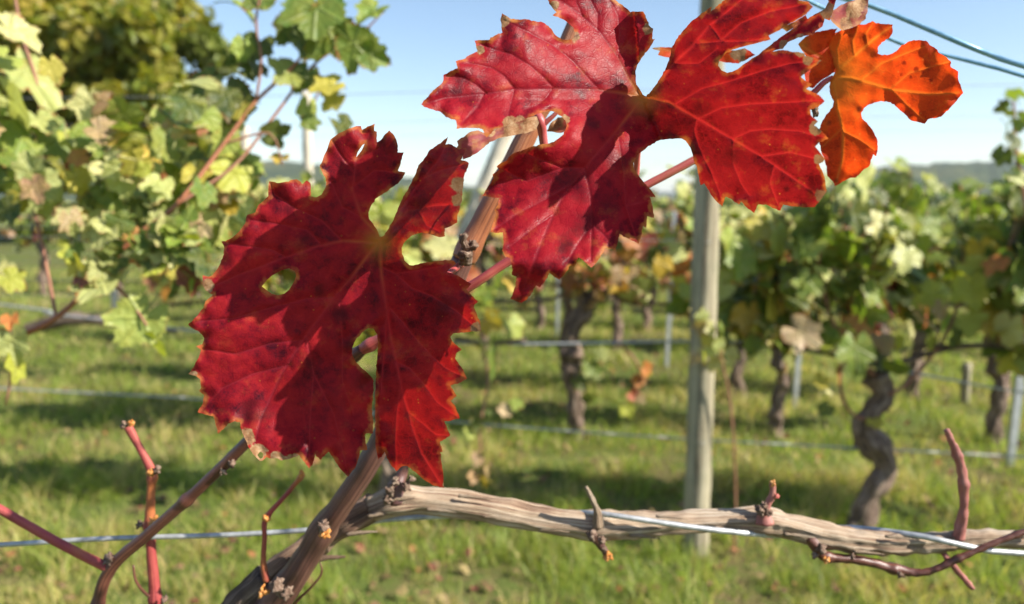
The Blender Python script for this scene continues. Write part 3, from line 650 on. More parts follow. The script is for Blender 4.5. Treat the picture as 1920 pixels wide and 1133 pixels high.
# second row, left
for X, n_, sd_, lab in ((-0.56, 200, 41, 'yellowing grape vine directly behind the large dark crimson leaf'), (-3.05, 260, 43, 'dense yellowing grape vine with blackened arm along the wire'), (-1.5, 260, 45, 'bushy yellowing grape vine between the pale posts and the blackened arm')):
    b = Vector((X, rowd(3.60, X) if X != -1.5 else 4.9, 0))
    vv = row_vine(b, ROWDIR, lab, 'vines of the second row', MIXL, n_, 0.150, 1.46 if X == -0.56 else 1.76, sd_, ncane=10, spanx=0.62, zlow=0.9)
    if X == -0.56:
        tv = tube(pxpath([(905, 640, 3.72, 5), (915, 720, 3.6, 5), (900, 800, 3.5, 4), (903, 860, 3.48, 4), (908, 915, 3.48, 3)]), 0.04, 6); wobj('cane', tv[0], tv[1], M['rowcane'], vv, uv=tv[2])
        for px, py, cls in ((895, 795, 'd'), (878, 812, 'g'), (915, 775, 'd'), (897, 858, 'b'), (916, 878, 'b'), (888, 893, 'b'), (906, 900, 'y'), (920, 905, 'b'), (945, 768, 'b'), (970, 755, 'g')): put_leaf(vv, at(px, py, 3.46), 0.075, cls, rgx)
    if X == -3.05:
        tobj('arm', pxpath([(30, 622, 4.02, 16), (100, 604, 4.0, 24), (160, 598, 3.98, 22), (230, 606, 3.96, 18), (330, 622, 3.94, 8)]), M['trunk'], vv, step=0.03, sides=8, rough=0.5, seed=9)
# third row: gnarled middle trunk
gb = ground(1082, 822)
tpm = [gb-Vector((0, 0, .08))]+[at(px, py, gb.y) for px, py in ((1083, 810), (1078, 760), (1072, 700), (1072, 650), (1080, 610), (1098, 580), (1103, 555))]
vm = row_vine(gb, ROWDIR, 'grape vine with gnarled upright trunk and sparse pink and yellow leaves', 'vines of the third row', MIXM, 170, 0.135, 1.50, 51, trunk=tpm, ncane=9, spanx=0.6, tr=0.042, zlow=0.85, bias=0.5)
for px, py, cls, s_ in ((1110, 690, 'g', .14), (1125, 665, 'p', .11), (1085, 715, 'd', .12), (1100, 745, 'd', .09), (1210, 692, 'r', .12), (1195, 715, 'r', .10), (1185, 740, 'r', .09), (1175, 765, 'y', .11), (1200, 745, 'b', .08)):
    put_leaf(vm, at(px, py, gb.y-0.10), s_, cls, rgx, Vector((0.1, -1, 0.3)), 0.3)
tv = tube(pxpath([(1150, 640, gb.y-0.06, 6), (1180, 660, gb.y-0.08, 5), (1200, 700, gb.y-0.1, 4), (1190, 760, gb.y-0.1, 3)]), 0.05, 6); wobj('cane', tv[0], tv[1], M['rowcane'], vm, uv=tv[2])
lab3 = {}
for k in (-1, 1, 2):
    X = gb.x+1.27*k; b = Vector((X, rowd(ROWS[3], X), 0))
    lab = 'grape vine of the third row hidden behind the two folded crimson leaves' if k < 0 else ('leafy third-row grape vine between the weathered post and the S-curved trunk' if k == 1 else 'leafy third-row grape vine beside the stout metal stake')
    row_vine(b, ROWDIR, lab, 'vines of the third row, '+('yellowing' if k < 0 else 'green'), MIXL if k < 0 else MIXG, 190, 0.140, 1.60, 60+k, ncane=10, zlow=0.8, bias=0.8)
for r_, x0, nl, mg in ((4, 1.74, 150, False), (5, 1.02, 230, True), (6, 0.3, 230, True), (7, 0.9, 220, True), (8, 0.2, 220, True), (9, 0.7, 240, True)):
    D = ROWS[r_]; hw = 0.643*D+0.3; k0 = int(math.floor((-hw-x0)/1.27)); 
    for k in range(k0, k0+30):
        X = x0+1.27*k
        if X > hw or X < -hw: continue
        if r_ < 8 and 960+F*X/rowd(D, X) < 400: continue
        b = Vector((X, rowd(D, X), 0)); mid = -1.6 < X/D*6 < 1.2
        row_vine(b, ROWDIR, 'small distant grape vine in the farther rows' if r_ != 4 else {-3: 'fourth-row grape vine peeping out behind the dark crimson leaf', -2: 'fourth-row grape vine behind the thick orange-brown cane', -1: 'fourth-row grape vine directly behind the gnarled upright trunk',
                 0: 'fourth-row grape vine near the thin stake between weathered post and S-curved trunk', 1: 'fourth-row grape vine behind the short wooden stub'}.get(k, 'fourth-row grape vine at the outer end'), 'vines of the fourth row' if r_ == 4 else 'distant vines in the farther rows',
                 MIXM if mid else (MIXG if X > 0 else MIXL), nl if not mid else int(nl*0.85), 0.14, (1.60 if not mid else 1.52), 100*r_+k, merged=mg, ncane=6 if r_ < 6 else 4, zlow=0.8, bias=0.7)
# leaf cluster on a runner tied to the wooden post
rb = Vector((b0.x+0.16, b0.y-0.02, 0))
vr = empty('grape_vine', rb, 'slender young vine shoot tied to the weathered post with a clump of pale leaves', 'vine')
tobj('cane', [(rb.x, rb.y, -0.03, 0.006), (rb.x-0.01, rb.y-0.02, 0.3, 0.005), (rb.x-0.06, rb.y-0.06, 0.70, 0.005), (rb.x-0.13, rb.y-0.075, 0.92, 0.004), (rb.x-0.20, rb.y-0.07, 1.0, 0.003)], M['rowcane'], vr, step=0.03, sides=6)
for px, py, cls in ((1318, 590, 'p'), (1330, 615, 'p'), (1345, 640, 'g'), (1335, 655, 'p'), (1318, 665, 'y'), (1352, 668, 'b'), (1340, 680, 'p'), (1328, 635, 'y'), (1300, 672, 'b'), (1312, 610, 'b'), (1350, 615, 'g')):
    put_leaf(vr, at(px, py, b0.y-0.10), 0.072, cls, rgx)

# ------------------------------------------------------------------ green-leaved vine at the left (near row)
lb = Vector((-1.35, 1.15, 0))
vl = empty('grape_vine', lb, 'green-leaved grape vine with long bare canes slanting up towards the sky', 'vine')
tobj('trunk', [(-1.35, 1.15, -0.06, .032), (-1.33, 1.14, 0.3, .028), (-1.38, 1.16, 0.7, .026), (-1.34, 1.15, 1.05, .026), (-1.26, 1.14, 1.18, .018)], M['trunk'], vl, step=0.02, sides=12, rough=0.4, ridges=.05, seed=2)
LC = [[(-700, 900, 1.14, 20), (-300, 760, 1.14, 18), (0, 645, 1.15, 17), (110, 592, 1.16, 15), (190, 510, 1.17, 14), (260, 440, 1.18, 14), (330, 385, 1.2, 13), (420, 270, 1.25, 11), (480, 190, 1.28, 10), (545, 130, 1.3, 8), (600, 60, 1.32, 6)],
      [(-500, 800, 1.22, 16), (-150, 560, 1.25, 14), (40, 350, 1.3, 12), (75, 200, 1.32, 10), (40, 60, 1.34, 8), (20, -60, 1.35, 6)],
      [(105, 595, 1.17, 9), (95, 540, 1.2, 9), (75, 440, 1.24, 8), (60, 380, 1.26, 7)],
      [(330, 385, 1.2, 10), (440, 310, 1.25, 8), (520, 210, 1.3, 8), (590, 120, 1.34, 7), (680, 60, 1.36, 5), (720, 20, 1.36, 4)],
      [(480, 190, 1.28, 7), (490, 110, 1.28, 7), (480, 40, 1.28, 6), (500, -60, 1.28, 6)],
      [(590, 120, 1.34, 5), (600, 160, 1.34, 5), (575, 230, 1.34, 4)], [(190, 510, 1.17, 9), (240, 560, 1.14, 8), (275, 610, 1.12, 6)],
      [(0, 645, 1.15, 9), (20, 700, 1.12, 7), (10, 760, 1.12, 5)], [(420, 270, 1.25, 6), (505, 250, 1.28, 5), (530, 310, 1.28, 4)]]
for i, c in enumerate(LC): tobj('cane', pxpath([(x_, y_, d_, w_*0.72) for x_, y_, d_, w_ in c]), M['rowcane'] if i else M['cane_top'], vl, step=0.015, sides=8, nodes_at=(0.15, 0.3, 0.45, 0.6, 0.75, 0.9), lump=0.3, seed=i)
LL = [(20, 70, 80, 'p'), (45, 150, 115, 'p'), (25, 205, 100, 'p'), (95, 130, 45, 'y'), (15, 325, 130, 'd'), (40, 270, 85, 'g'), (110, 272, 90, 'g'), (72, 232, 60, 'p'), (150, 262, 60, 'p'),
      (155, 335, 75, 'p'), (230, 345, 62, 'p'), (315, 285, 92, 'g'), (332, 240, 72, 'g'), (360, 170, 75, 'p'), (395, 160, 62, 'd'), (427, 190, 80, 'd'), (385, 345, 115, 'g'), (420, 400, 95, 'p'), (300, 372, 62, 'd'),
      (340, 335, 34, 'y'), (236, 246, 34, 'r'), (378, 246, 24, 'r'), (150, 300, 40, 'r'), (445, 20, 62, 'g'), (490, 8, 60, 'g'), (456, 95, 45, 'g'), (485, 92, 55, 'd'), (436, 108, 34, 'd'), (482, 130, 40, 'd'), (460, 138, 34, 'd'),
      (592, 30, 105, 'g'), (615, 68, 85, 'g'), (545, 60, 55, 'd'), (565, 82, 60, 'd'), (545, 148, 62, 'g'), (572, 150, 52, 'd'), (665, 95, 75, 'g'), (695, 112, 50, 'g'), (700, 30, 55, 'g'), (622, 168, 52, 'y'), (628, 190, 40, 'y'),
      (576, 212, 48, 'g'), (578, 235, 35, 'g'), (508, 258, 48, 'd'), (527, 300, 32, 'y'), (640, 240, 42, 'd'), (190, 545, 90, 'p'), (268, 612, 105, 'g'), (292, 652, 62, 'y'), (25, 650, 72, 'p'), (30, 692, 62, 'y'),
      (18, 530, 52, 'y'), (140, 500, 50, 'y'), (20, 605, 34, 'r'), (330, 455, 62, 'g'), (300, 480, 42, 'p'), (362, 478, 72, 'g'), (250, 450, 34, 'r'), (420, 330, 70, 'g'), (460, 345, 60, 'g'), (350, 420, 55, 'g'), (90, 380, 70, 'p'),
      (60, 330, 60, 'p'), (200, 300, 50, 'g'), (260, 310, 55, 'y'), (440, 300, 50, 'g'), (0, 120, 90, 'g'), (-60, 200, 110, 'g'), (-90, 90, 100, 'p'), (-70, 330, 100, 'g'), (180, 400, 52, 'p'), (230, 400, 46, 'g'), (130, 420, 50, 'b')]
rl = random.Random(77)
for i_ in range(85):
    x_ = rl.uniform(-60, 470); y_ = rl.uniform(190, 520)
    if y_ > 420+0.25*x_ or (y_ > 400 and x_ < 150): continue
    LL.append((x_, y_, rl.uniform(34, 78), pick(rl, [('g', 4), ('p', 3), ('y', 1.6), ('d', 1.5), ('r', .7), ('b', .8)])))
for i_ in range(75):
    LL.append((rl.uniform(130, 430), rl.uniform(320, 540), rl.uniform(28, 58), pick(rl, [('g', 3), ('p', 3), ('y', 2), ('d', 1), ('r', 1.2), ('b', 1.8)])))
for px, py, s_, cls in LL:
    d = 1.18+0.16*rl.random() if py < 420 else 1.13
    if px > 400: d = 1.28+0.05*rl.random(); s_ = s_*1.12
    put_leaf(vl, at(px, py-s_*0.15, d), s_*d/F*1.12, cls, rl, Vector((0.35, -0.75, 0.45)), 0.45)

# ------------------------------------------------------------------ the near vine: arm, canes, crimson leaves
nb = Vector((-0.24, 0.60, 0))
nv = empty('grape_vine', nb, 'grape vine with huge crimson leaves and a pale peeling arm along the wire', 'vine')
hp = at(452, 1140, NEAR)
tobj('trunk', [(nb.x, nb.y, -0.05, .026), (nb.x+.02, .60, .3, .022), (nb.x-.02, .59, .65, .021), (nb.x+.01, .58, .95, .019), (hp.x-0.035, NEAR+.01, hp.z-0.06, .016), (hp.x, hp.y, hp.z, .0125), (*at(505, 1085, NEAR), .0112)], M['trunk'], nv, step=0.008, sides=18, rough=0.4, ridges=.06, seed=12)
A = [(440, 1152, NEAR+.004, 66), (522, 1072, NEAR+.004, 58), (585, 1026, NEAR+.006, 52), (645, 984, NEAR+.006, 50), (700, 953, NEAR+.004, 52), (745, 938, NEAR, 58), (800, 938, NEAR, 48), (900, 951, NEAR, 50), (1000, 972, NEAR, 50), (1070, 982, NEAR, 50), (1118, 986, NEAR, 60), (1180, 986, NEAR, 50),
     (1270, 981, NEAR, 44), (1370, 977, NEAR, 42), (1430, 978, NEAR, 52), (1480, 987, NEAR, 46), (1550, 1005, NEAR, 48), (1640, 1018, NEAR, 44), (1740, 1018, NEAR, 40), (1830, 1010, NEAR, 36), (1930, 1012, NEAR, 34), (2200, 1020, NEAR-.01, 30)]
M['oldarm'] = bark_mat('shredded_bark', [(0, (0.035, 0.02, 0.015)), (0.35, (0.15, 0.085, 0.055)), (0.7, (0.28, 0.18, 0.12)), (1, (0.42, 0.31, 0.22))], 3.6, 9, 1.0, 0.002, 0.85)
tobj('arm', pxpath(A[4:]), M['arm'], nv, step=0.0022, sides=28, rough=0.26, ridges=0.07, seed=3)
tobj('arm', pxpath(A[:5]), M['oldarm'], nv, step=0.0022, sides=28, rough=0.40, ridges=0.06, seed=5)
for i_, (x_, y_, w_) in enumerate(((720, 940, 12), (690, 968, 9), (590, 1050, 12), (650, 1003, 9), (540, 1050, 10), (800, 955, 8), (860, 930, 7), (905, 968, 8), (1010, 992, 8), (1180, 1004, 7), (1230, 968, 6), (1340, 990, 7), (1470, 1002, 8), (1600, 1034, 7), (1660, 1006, 6))):      # lifting bark strips
    tobj('bark_strip', pxpath([(x_, y_, NEAR-.009, w_), (x_+26, y_-4+(x_ > 760)*6, NEAR-.0096, w_*0.8), (x_+58, y_-6+(x_ > 760)*12, NEAR-.0098, w_*0.3)]), M['arm' if x_ > 640 else 'oldarm'], nv, step=0.002, sides=8, rough=0.6, seed=i_)
M['spur'] = bark_mat('pink_brown_spur', [(0, (0.13, 0.04, 0.035)), (0.5, (0.30, 0.105, 0.085)), (1, (0.46, 0.24, 0.19))], 2.5, 9, 0.6, 0.0006, 0.6, 0.4)
def stub(rows, mat='arm', name='spur', **kw): return tobj(name, pxpath(rows), M[mat], nv, step=0.0015, sides=12, rough=0.35, seed=int(rows[0][0]), **kw)
def knob(px, py, d, w, mat='node', name='node', seed=0, sq=(1, 1, 1)):
    p = at(px, py, d); v, f, u = blob(p, w/2*d/F*0.92, seed, 1.25, sq, 14, 10); return wobj(name, v, f, M[mat], nv, uv=u)
stub([(748, 940, NEAR-.004, 44), (745, 915, NEAR-.004, 36), (752, 895, NEAR-.002, 22), (758, 868, NEAR, 19), (764, 840, NEAR, 17)], 'cane', 'spur')
for i, (x, y, w) in enumerate(((733, 918, 20), (762, 912, 17), (741, 903, 16), (772, 898, 13), (727, 935, 18))): knob(x, y, NEAR-.012, w, seed=i)
stub([(1122, 985, NEAR-.010, 26), (1120, 962, NEAR-.013, 14), (1110, 935, NEAR-.016, 10), (1099, 913, NEAR-.018, 7)])
stub([(1116, 1000, NEAR-.006, 30), (1122, 1016, NEAR-.006, 18), (1132, 1030, NEAR-.006, 14), (1141, 1046, NEAR-.006, 14)], 'cane')
for i, (x, y, w) in enumerate(((1110, 1004, 18), (1127, 1014, 15))): knob(x, y, NEAR-.016, w, seed=20+i)
knob(1141, 1044, NEAR-.01, 17, 'bud', 'bud', 5); knob(1133, 1030, NEAR-.012, 10, seed=24)
stub([(1432, 980, NEAR-.008, 40), (1432, 960, NEAR-.008, 22), (1440, 944, NEAR-.008, 14), (1448, 928, NEAR-.008, 13), (1449, 906, NEAR-.008, 11)], 'spur')
for i, (x, y, w) in enumerate(((1425, 958, 18), (1440, 962, 16), (1432, 948, 13))): knob(x, y, NEAR-.015, w, seed=30+i)
knob(1456, 930, NEAR-.01, 12, 'petiole', 'bud', 3); knob(1449, 906, NEAR-.01, 10, 'bud', 'bud', 7)
stub([(1515, 1005, NEAR-.004, 26), (1535, 1033, NEAR-.006, 24), (1550, 1044, NEAR-.006, 18), (1620, 1052, NEAR-.006, 17), (1690, 1070, NEAR-.006, 18), (1740, 1072, NEAR-.01, 14), (1800, 1046, NEAR-.014, 13), (1860, 1020, NEAR-.016, 13), (1935, 992, NEAR-.018, 13), (2050, 950, NEAR-.02, 10)], 'darkcane', 'cane', nodes_at=(0.1, 0.33, 0.55))
for i, (x, y, w, m_) in enumerate(((1540, 1030, 20, 'node'), (1528, 1042, 12, 'node'), (1549, 1050, 12, 'bud'), (1598, 1044, 10, 'node'), (1688, 1078, 12, 'node'))): knob(x, y, NEAR-.014, w, m_, 'node' if m_ == 'node' else 'bud', 40+i)
stub([(1795, 1010, NEAR-.004, 24), (1806, 960, NEAR-.006, 17), (1806, 905, NEAR-.006, 17), (1797, 860, NEAR-.006, 16), (1775, 806, NEAR-.006, 11)], 'spur', 'spur', nodes_at=(0.5, 0.75))
stub([(1770, 1040, NEAR-.010, 12), (1795, 1070, NEAR-.010, 12), (1824, 1104, NEAR-.010, 10)], 'spur', 'spur')
# thick cane running up behind the leaves
C1 = [(488, 1165, NEAR-.008, 60), (540, 1096, NEAR-.014, 58), (576, 1042, NEAR-.022, 50), (606, 992, NEAR-.028, 50), (640, 945, NEAR-.036, 44), (700, 852, NEAR-.045, 44), (780, 690, NEAR-.052, 42), (868, 487, .505, 42), (925, 375, .505, 42), (985, 260, .505, 38), (1035, 150, .505, 34), (1085, 30, .505, 31), (1125, -70, .505, 30), (1190, -260, .51, 26)]
k = 8
tobj('cane', pxpath(C1[:k]), M['cane'], nv, step=0.002, sides=20, rough=0.10, ridges=.012, seed=4, nodes_at=(0.30,), lump=0.12)
tobj('cane', pxpath(C1[k-1:]), M['cane_top'], nv, step=0.002, sides=20, rough=0.08, ridges=.012, seed=6, nodes_at=(0.03, 0.42), lump=0.16)
for i, (x, y, w, m_) in enumerate(((606, 986, 24, 'node'), (609, 1000, 20, 'bud'), (520, 1098, 26, 'node'), (536, 1112, 22, 'node'), (494, 1110, 20, 'bud'))): knob(x, y, NEAR-.050 if x > 550 else NEAR-.040, w, m_, 'node' if m_ == 'node' else 'bud', 60+i)
stub([(872, 492, .492, 26), (876, 470, .486, 20), (868, 450, .482, 13), (874, 440, .480, 11)], 'node', 'spur')
for i, (x, y, w) in enumerate(((884, 462, 20), (873, 478, 22), (868, 447, 14))): knob(x, y, .484, w, seed=70+i)
# long thin cane crossing behind both leaves
C2 = [(150, 1330, NEAR-.02, 24), (180, 1150, NEAR-.02, 23), (208, 1066, NEAR-.02, 24), (280, 1000, NEAR-.025, 22), (350, 938, NEAR-.03, 22), (420, 872, NEAR-.035, 23), (475, 818, NEAR-.04, 22), (580, 730, .505, 22), (680, 655, .49, 22), (790, 592, .478, 19), (890, 532, .470, 18), (960, 486, .470, 17), (1090, 412, .470, 16), (1215, 346, .470, 15), (1300, 301, .470, 15), (1400, 245, .475, 13), (1500, 175, .48, 10)]
tobj('cane', pxpath(C2[:9]), M['darkcane'], nv, step=0.002, sides=14, rough=0.06, seed=8, nodes_at=(0.22, 0.52, 0.98), lump=0.28)
tobj('cane', pxpath(C2[8:]), M['petiole'], nv, step=0.002, sides=14, rough=0.05, seed=9, nodes_at=(0.02,), lump=0.3)
knob(434, 870, NEAR-.04, 15, 'node', 'bud', 81, (1, 1, 1.2)); knob(206, 1050, NEAR-.022, 22, 'node', 'node', 82); knob(418, 884, NEAR-.038, 14, 'node', 'node', 83)
tobj('cane', pxpath([(-300, 780, NEAR-.02, 15), (-120, 885, NEAR-.02, 16), (0, 955, NEAR-.02, 17), (110, 1018, NEAR-.02, 18), (208, 1068, NEAR-.02, 19)]), M['redstem'], nv, step=0.003, sides=12, rough=0.05, seed=10)
tobj('cane', pxpath([(300, 1300, NEAR+.01, 24), (291, 1120, NEAR+.01, 22), (284, 1040, NEAR+.01, 19), (281, 985, NEAR+.01, 20), (283, 920, NEAR+.01, 16), (284, 884, NEAR+.01, 17), (262, 840, NEAR+.01, 14), (240, 800, NEAR+.01, 17)]), M['redstem'], nv, step=0.002, sides=12, rough=0.08, seed=11, nodes_at=(0.36, 0.63, 0.8), lump=0.32)
for i, (x, y, w, m_) in enumerate(((233, 797, 13, 'node'), (246, 794, 13, 'bud'), (295, 881, 14, 'node'), (262, 984, 13, 'node'), (308, 1124, 13, 'node'), (288, 978, 20, 'bud'), (283, 886, 17, 'bud'))): knob(x, y, NEAR, w, m_, 'node' if m_ == 'node' else 'bud', 90+i)
tobj('cane', pxpath([(500, 1090, NEAR-.02, 14), (494, 1055, NEAR-.02, 11), (496, 1010, NEAR-.02, 9), (499, 972, NEAR-.02, 11), (535, 930, NEAR-.02, 9), (566, 892, NEAR-.02, 10)]), M['redstem'], nv, step=0.002, sides=10, rough=0.1, seed=13, nodes_at=(0.55, 0.98), lump=0.4)
knob(498, 972, NEAR-.024, 14, 'bud', 'bud', 97); knob(566, 889, NEAR-.024, 12, 'bud', 'bud', 98)
tobj('tendril', pxpath([(600, 1055, NEAR-.02, 3), (603, 1075, NEAR-.02, 4), (585, 1100, NEAR-.02, 5), (555, 1130, NEAR-.015, 6), (530, 1170, NEAR-.01, 6)]), M['darkcane'], nv, step=0.002, sides=8, seed=14)
tobj('tendril', pxpath([(250, 1060, NEAR, 4), (255, 1090, NEAR, 5), (275, 1115, NEAR+.005, 6), (296, 1126, NEAR+.01, 6)]), M['darkcane'], nv, step=0.002, sides=8, seed=15)

# leaves traced from their outlines, folded in depth
def poly_in(poly, P):
    x, y = P[:, 0], P[:, 1]; ins = np.zeros(len(P), bool); q = np.array(poly); n_ = len(q); j = n_-1
    for i in range(n_):
        c = ((q[i, 1] > y) != (q[j, 1] > y)) & (x < (q[j, 0]-q[i, 0])*(y-q[i, 1])/(q[j, 1]-q[i, 1]+1e-12)+q[i, 0]); ins ^= c; j = i
    return ins
def segdist(P, lines, with_w=False):
    best = np.full(len(P), 1e9); frac = np.zeros(len(P))
    for ln in lines:
        q = np.array(ln, float); Ls = np.r_[0, np.cumsum(np.linalg.norm(np.diff(q, axis=0), axis=1))]
        for i in range(len(q)-1):
            a, b = q[i], q[i+1]; ab = b-a; t_ = np.clip(((P-a) @ ab)/(ab @ ab+1e-9), 0, 1)
            dd = np.linalg.norm(P-a-t_[:, None]*ab, axis=1); m_ = dd < best
            best[m_] = dd[m_]; frac[m_] = ((Ls[i]+t_*math.sqrt(ab @ ab))/Ls[-1])[m_]
    return best, frac
def dens(poly, st, closed=True, jit=0.0, seed=0):
    q = np.array(poly, float); o = []; rg = np.random.default_rng(seed)
    for i in range(len(q) if closed else len(q)-1):
        a, b = q[i], q[(i+1) % len(q)]; n_ = max(1, int(round(np.linalg.norm(b-a)/st)))
        for k_ in range(n_):
            p = a+(b-a)*k_/n_
            if k_: p = p+rg.normal(0, jit, 2)
            o.append(p)
    return o
def smoothstep(x): x = np.clip(x, 0, 1); return x*x*(3-2*x)
def soft_abs(x, w): return np.sqrt(x*x+w*w)-w
def big_leaf(outline, holes, veins1, veins2, O, depth, mat, parent, dry=(), spots=(), label=None, step=4.2, seed=0, pucker=1.0, name='leaf', core_r=24, flap=None, tubes=True):
    B = dens(outline, step, True, 0.5, seed); Hs = [dens(h, step*0.7, True, 0.0, 1) for h in holes]
    xs = np.array([p[0] for p in B]); ys = np.array([p[1] for p in B]); G = []
    row = 0; yy = ys.min(); rg = np.random.default_rng(seed)
    while yy < ys.max():
        xx = np.arange(xs.min()+(row % 2)*step/2, xs.max(), step); G.append(np.c_[xx, np.full(len(xx), yy)]); yy += step*0.866; row += 1
    G = np.vstack(G)+rg.normal(0, step*0.08, (sum(len(g_) for g_ in G), 2))
    ok = poly_in(B, G)
    for h in Hs: ok &= ~poly_in(h, G)
    G = G[ok]; ed, _ = segdist(G, [B+[B[0]]]+[h+[h[0]] for h in Hs]); G = G[ed > step*0.55]
    vp = []
    for ln, offs in [(l_, (0, 2.4, -2.4, 5.5, -5.5)) for l_ in veins1]+[(l_, (0, 2.0, -2.0)) for l_ in veins2]:
        q = np.array(dens(ln, 4.0, False)+[ln[-1]]); tg = np.gradient(q, axis=0); tg /= np.linalg.norm(tg, axis=1)[:, None]+1e-9; nm = np.c_[-tg[:, 1], tg[:, 0]]
        for o_ in offs: vp.append(q+nm*o_)
    vp = np.vstack(vp); ok = poly_in(B, vp)
    for h in Hs: ok &= ~poly_in(h, vp)
    vp = vp[ok]; e2, _ = segdist(vp, [B+[B[0]]]+[h+[h[0]] for h in Hs]); vp = vp[e2 > 2.0]
    if len(vp):
        dv1, _ = segdist(G, veins1); dv2, _ = segdist(G, veins2) if veins2 else (np.full(len(G), 99.0), 0)
        G = np.vstack([G[(dv1 > 7.0) & (dv2 > 3.4)], vp])
    pts = list(B); edges = [(i, (i+1) % len(B)) for i in range(len(B))]
    for h in Hs:
        o = len(pts); pts += h; edges += [(o+i, o+(i+1) % len(h)) for i in range(len(h))]
    pts = np.vstack([np.array(pts), G])
    res = delaunay_2d_cdt([Vector((float(p[0]), float(p[1]))) for p in pts], edges, [], 0, 0.05)
    P = np.array([(v.x, v.y) for v in res[0]]); Fc = np.array([f for f in res[2] if len(f) == 3])
    cen = P[Fc].mean(axis=1); ok = poly_in(B, cen)
    for h in Hs: ok &= ~poly_in(h, cen)
    Fc = Fc[ok]
    a, b, c = P[Fc[:, 0]], P[Fc[:, 1]], P[Fc[:, 2]]; ar = (b[:, 0]-a[:, 0])*(c[:, 1]-a[:, 1])-(b[:, 1]-a[:, 1])*(c[:, 0]-a[:, 0])
    Fc = Fc[np.abs(ar) > 1e-3]; ar = ar[np.abs(ar) > 1e-3]; Fc[ar > 0] = Fc[ar > 0][:, ::-1]
    d1, f1 = segdist(P, veins1); d2, f2 = segdist(P, veins2) if veins2 else (np.full(len(P), 1e9), np.zeros(len(P)))
    w1 = 3.6-1.6*f1; w2 = 2.3-0.8*f2
    vein = np.maximum(np.exp(-(d1/w1)**2), 0.75*np.exp(-(d2/w2)**2))
    ed, _ = segdist(P, [B+[B[0]]]+[h+[h[0]] for h in Hs]); core = np.exp(-(np.linalg.norm(P-np.array(O), axis=1)/core_r)**2)
    core = np.maximum(core*0.9, 0.55*np.exp(-(d1/3.0)**2)*np.exp(-(np.linalg.norm(P-np.array(O), axis=1)/(core_r*2.6))**2))
    dr = np.zeros(len(P)); spt = np.zeros(len(P))
    for x, y, r_ in dry: dr = np.maximum(dr, np.exp(-(np.hypot(P[:, 0]-x, P[:, 1]-y)/r_)**2))
    for x, y, r_ in spots: spt = np.maximum(spt, 0.85*np.exp(-(np.hypot(P[:, 0]-x, P[:, 1]-y)/(r_*1.9))**2) if r_ > 7 else 1.25*np.exp(-(np.hypot(P[:, 0]-x, P[:, 1]-y)/r_)**2))
    D = depth(P[:, 0], P[:, 1])
    # raised quilting between the veins, waviness of the blade
    q1 = np.minimum(d1, 17)/17; q2 = np.minimum(d2, 13)/13
    quilt = (0.0009*np.sqrt(np.clip(q1, 0, 1))+0.0010*np.sqrt(np.clip(q2, 0, 1)))*pucker
    nz = np.array([noise.noise((x/40.0+seed*5, y/40.0, 0.3))*0.0007+noise.noise((x/95.0, y/95.0+seed*3, 2))*0.0026+noise.noise((x/16.0, y/16.0+seed*2, 7))*0.00018 for x, y in P])
    fr = np.array([noise.noise((x/28.0, y/28.0, seed+4.0)) for x, y in P])*np.exp(-ed/18.0)*0.0045
    D = D-quilt+nz*pucker+fr
    V = np.array([tuple(at(P[i, 0], P[i, 1], D[i])) for i in range(len(P))])
    ob = wobj(name, V, Fc.tolist(), mat, parent, uv=P/100.0, attrs={'vein': vein, 'edge': ed/100.0, 'core': core, 'dry': dr, 'spot': spt})
    if label: ob['label'] = label
    ob['_flat'] = 0; del ob['_flat']
    return ob

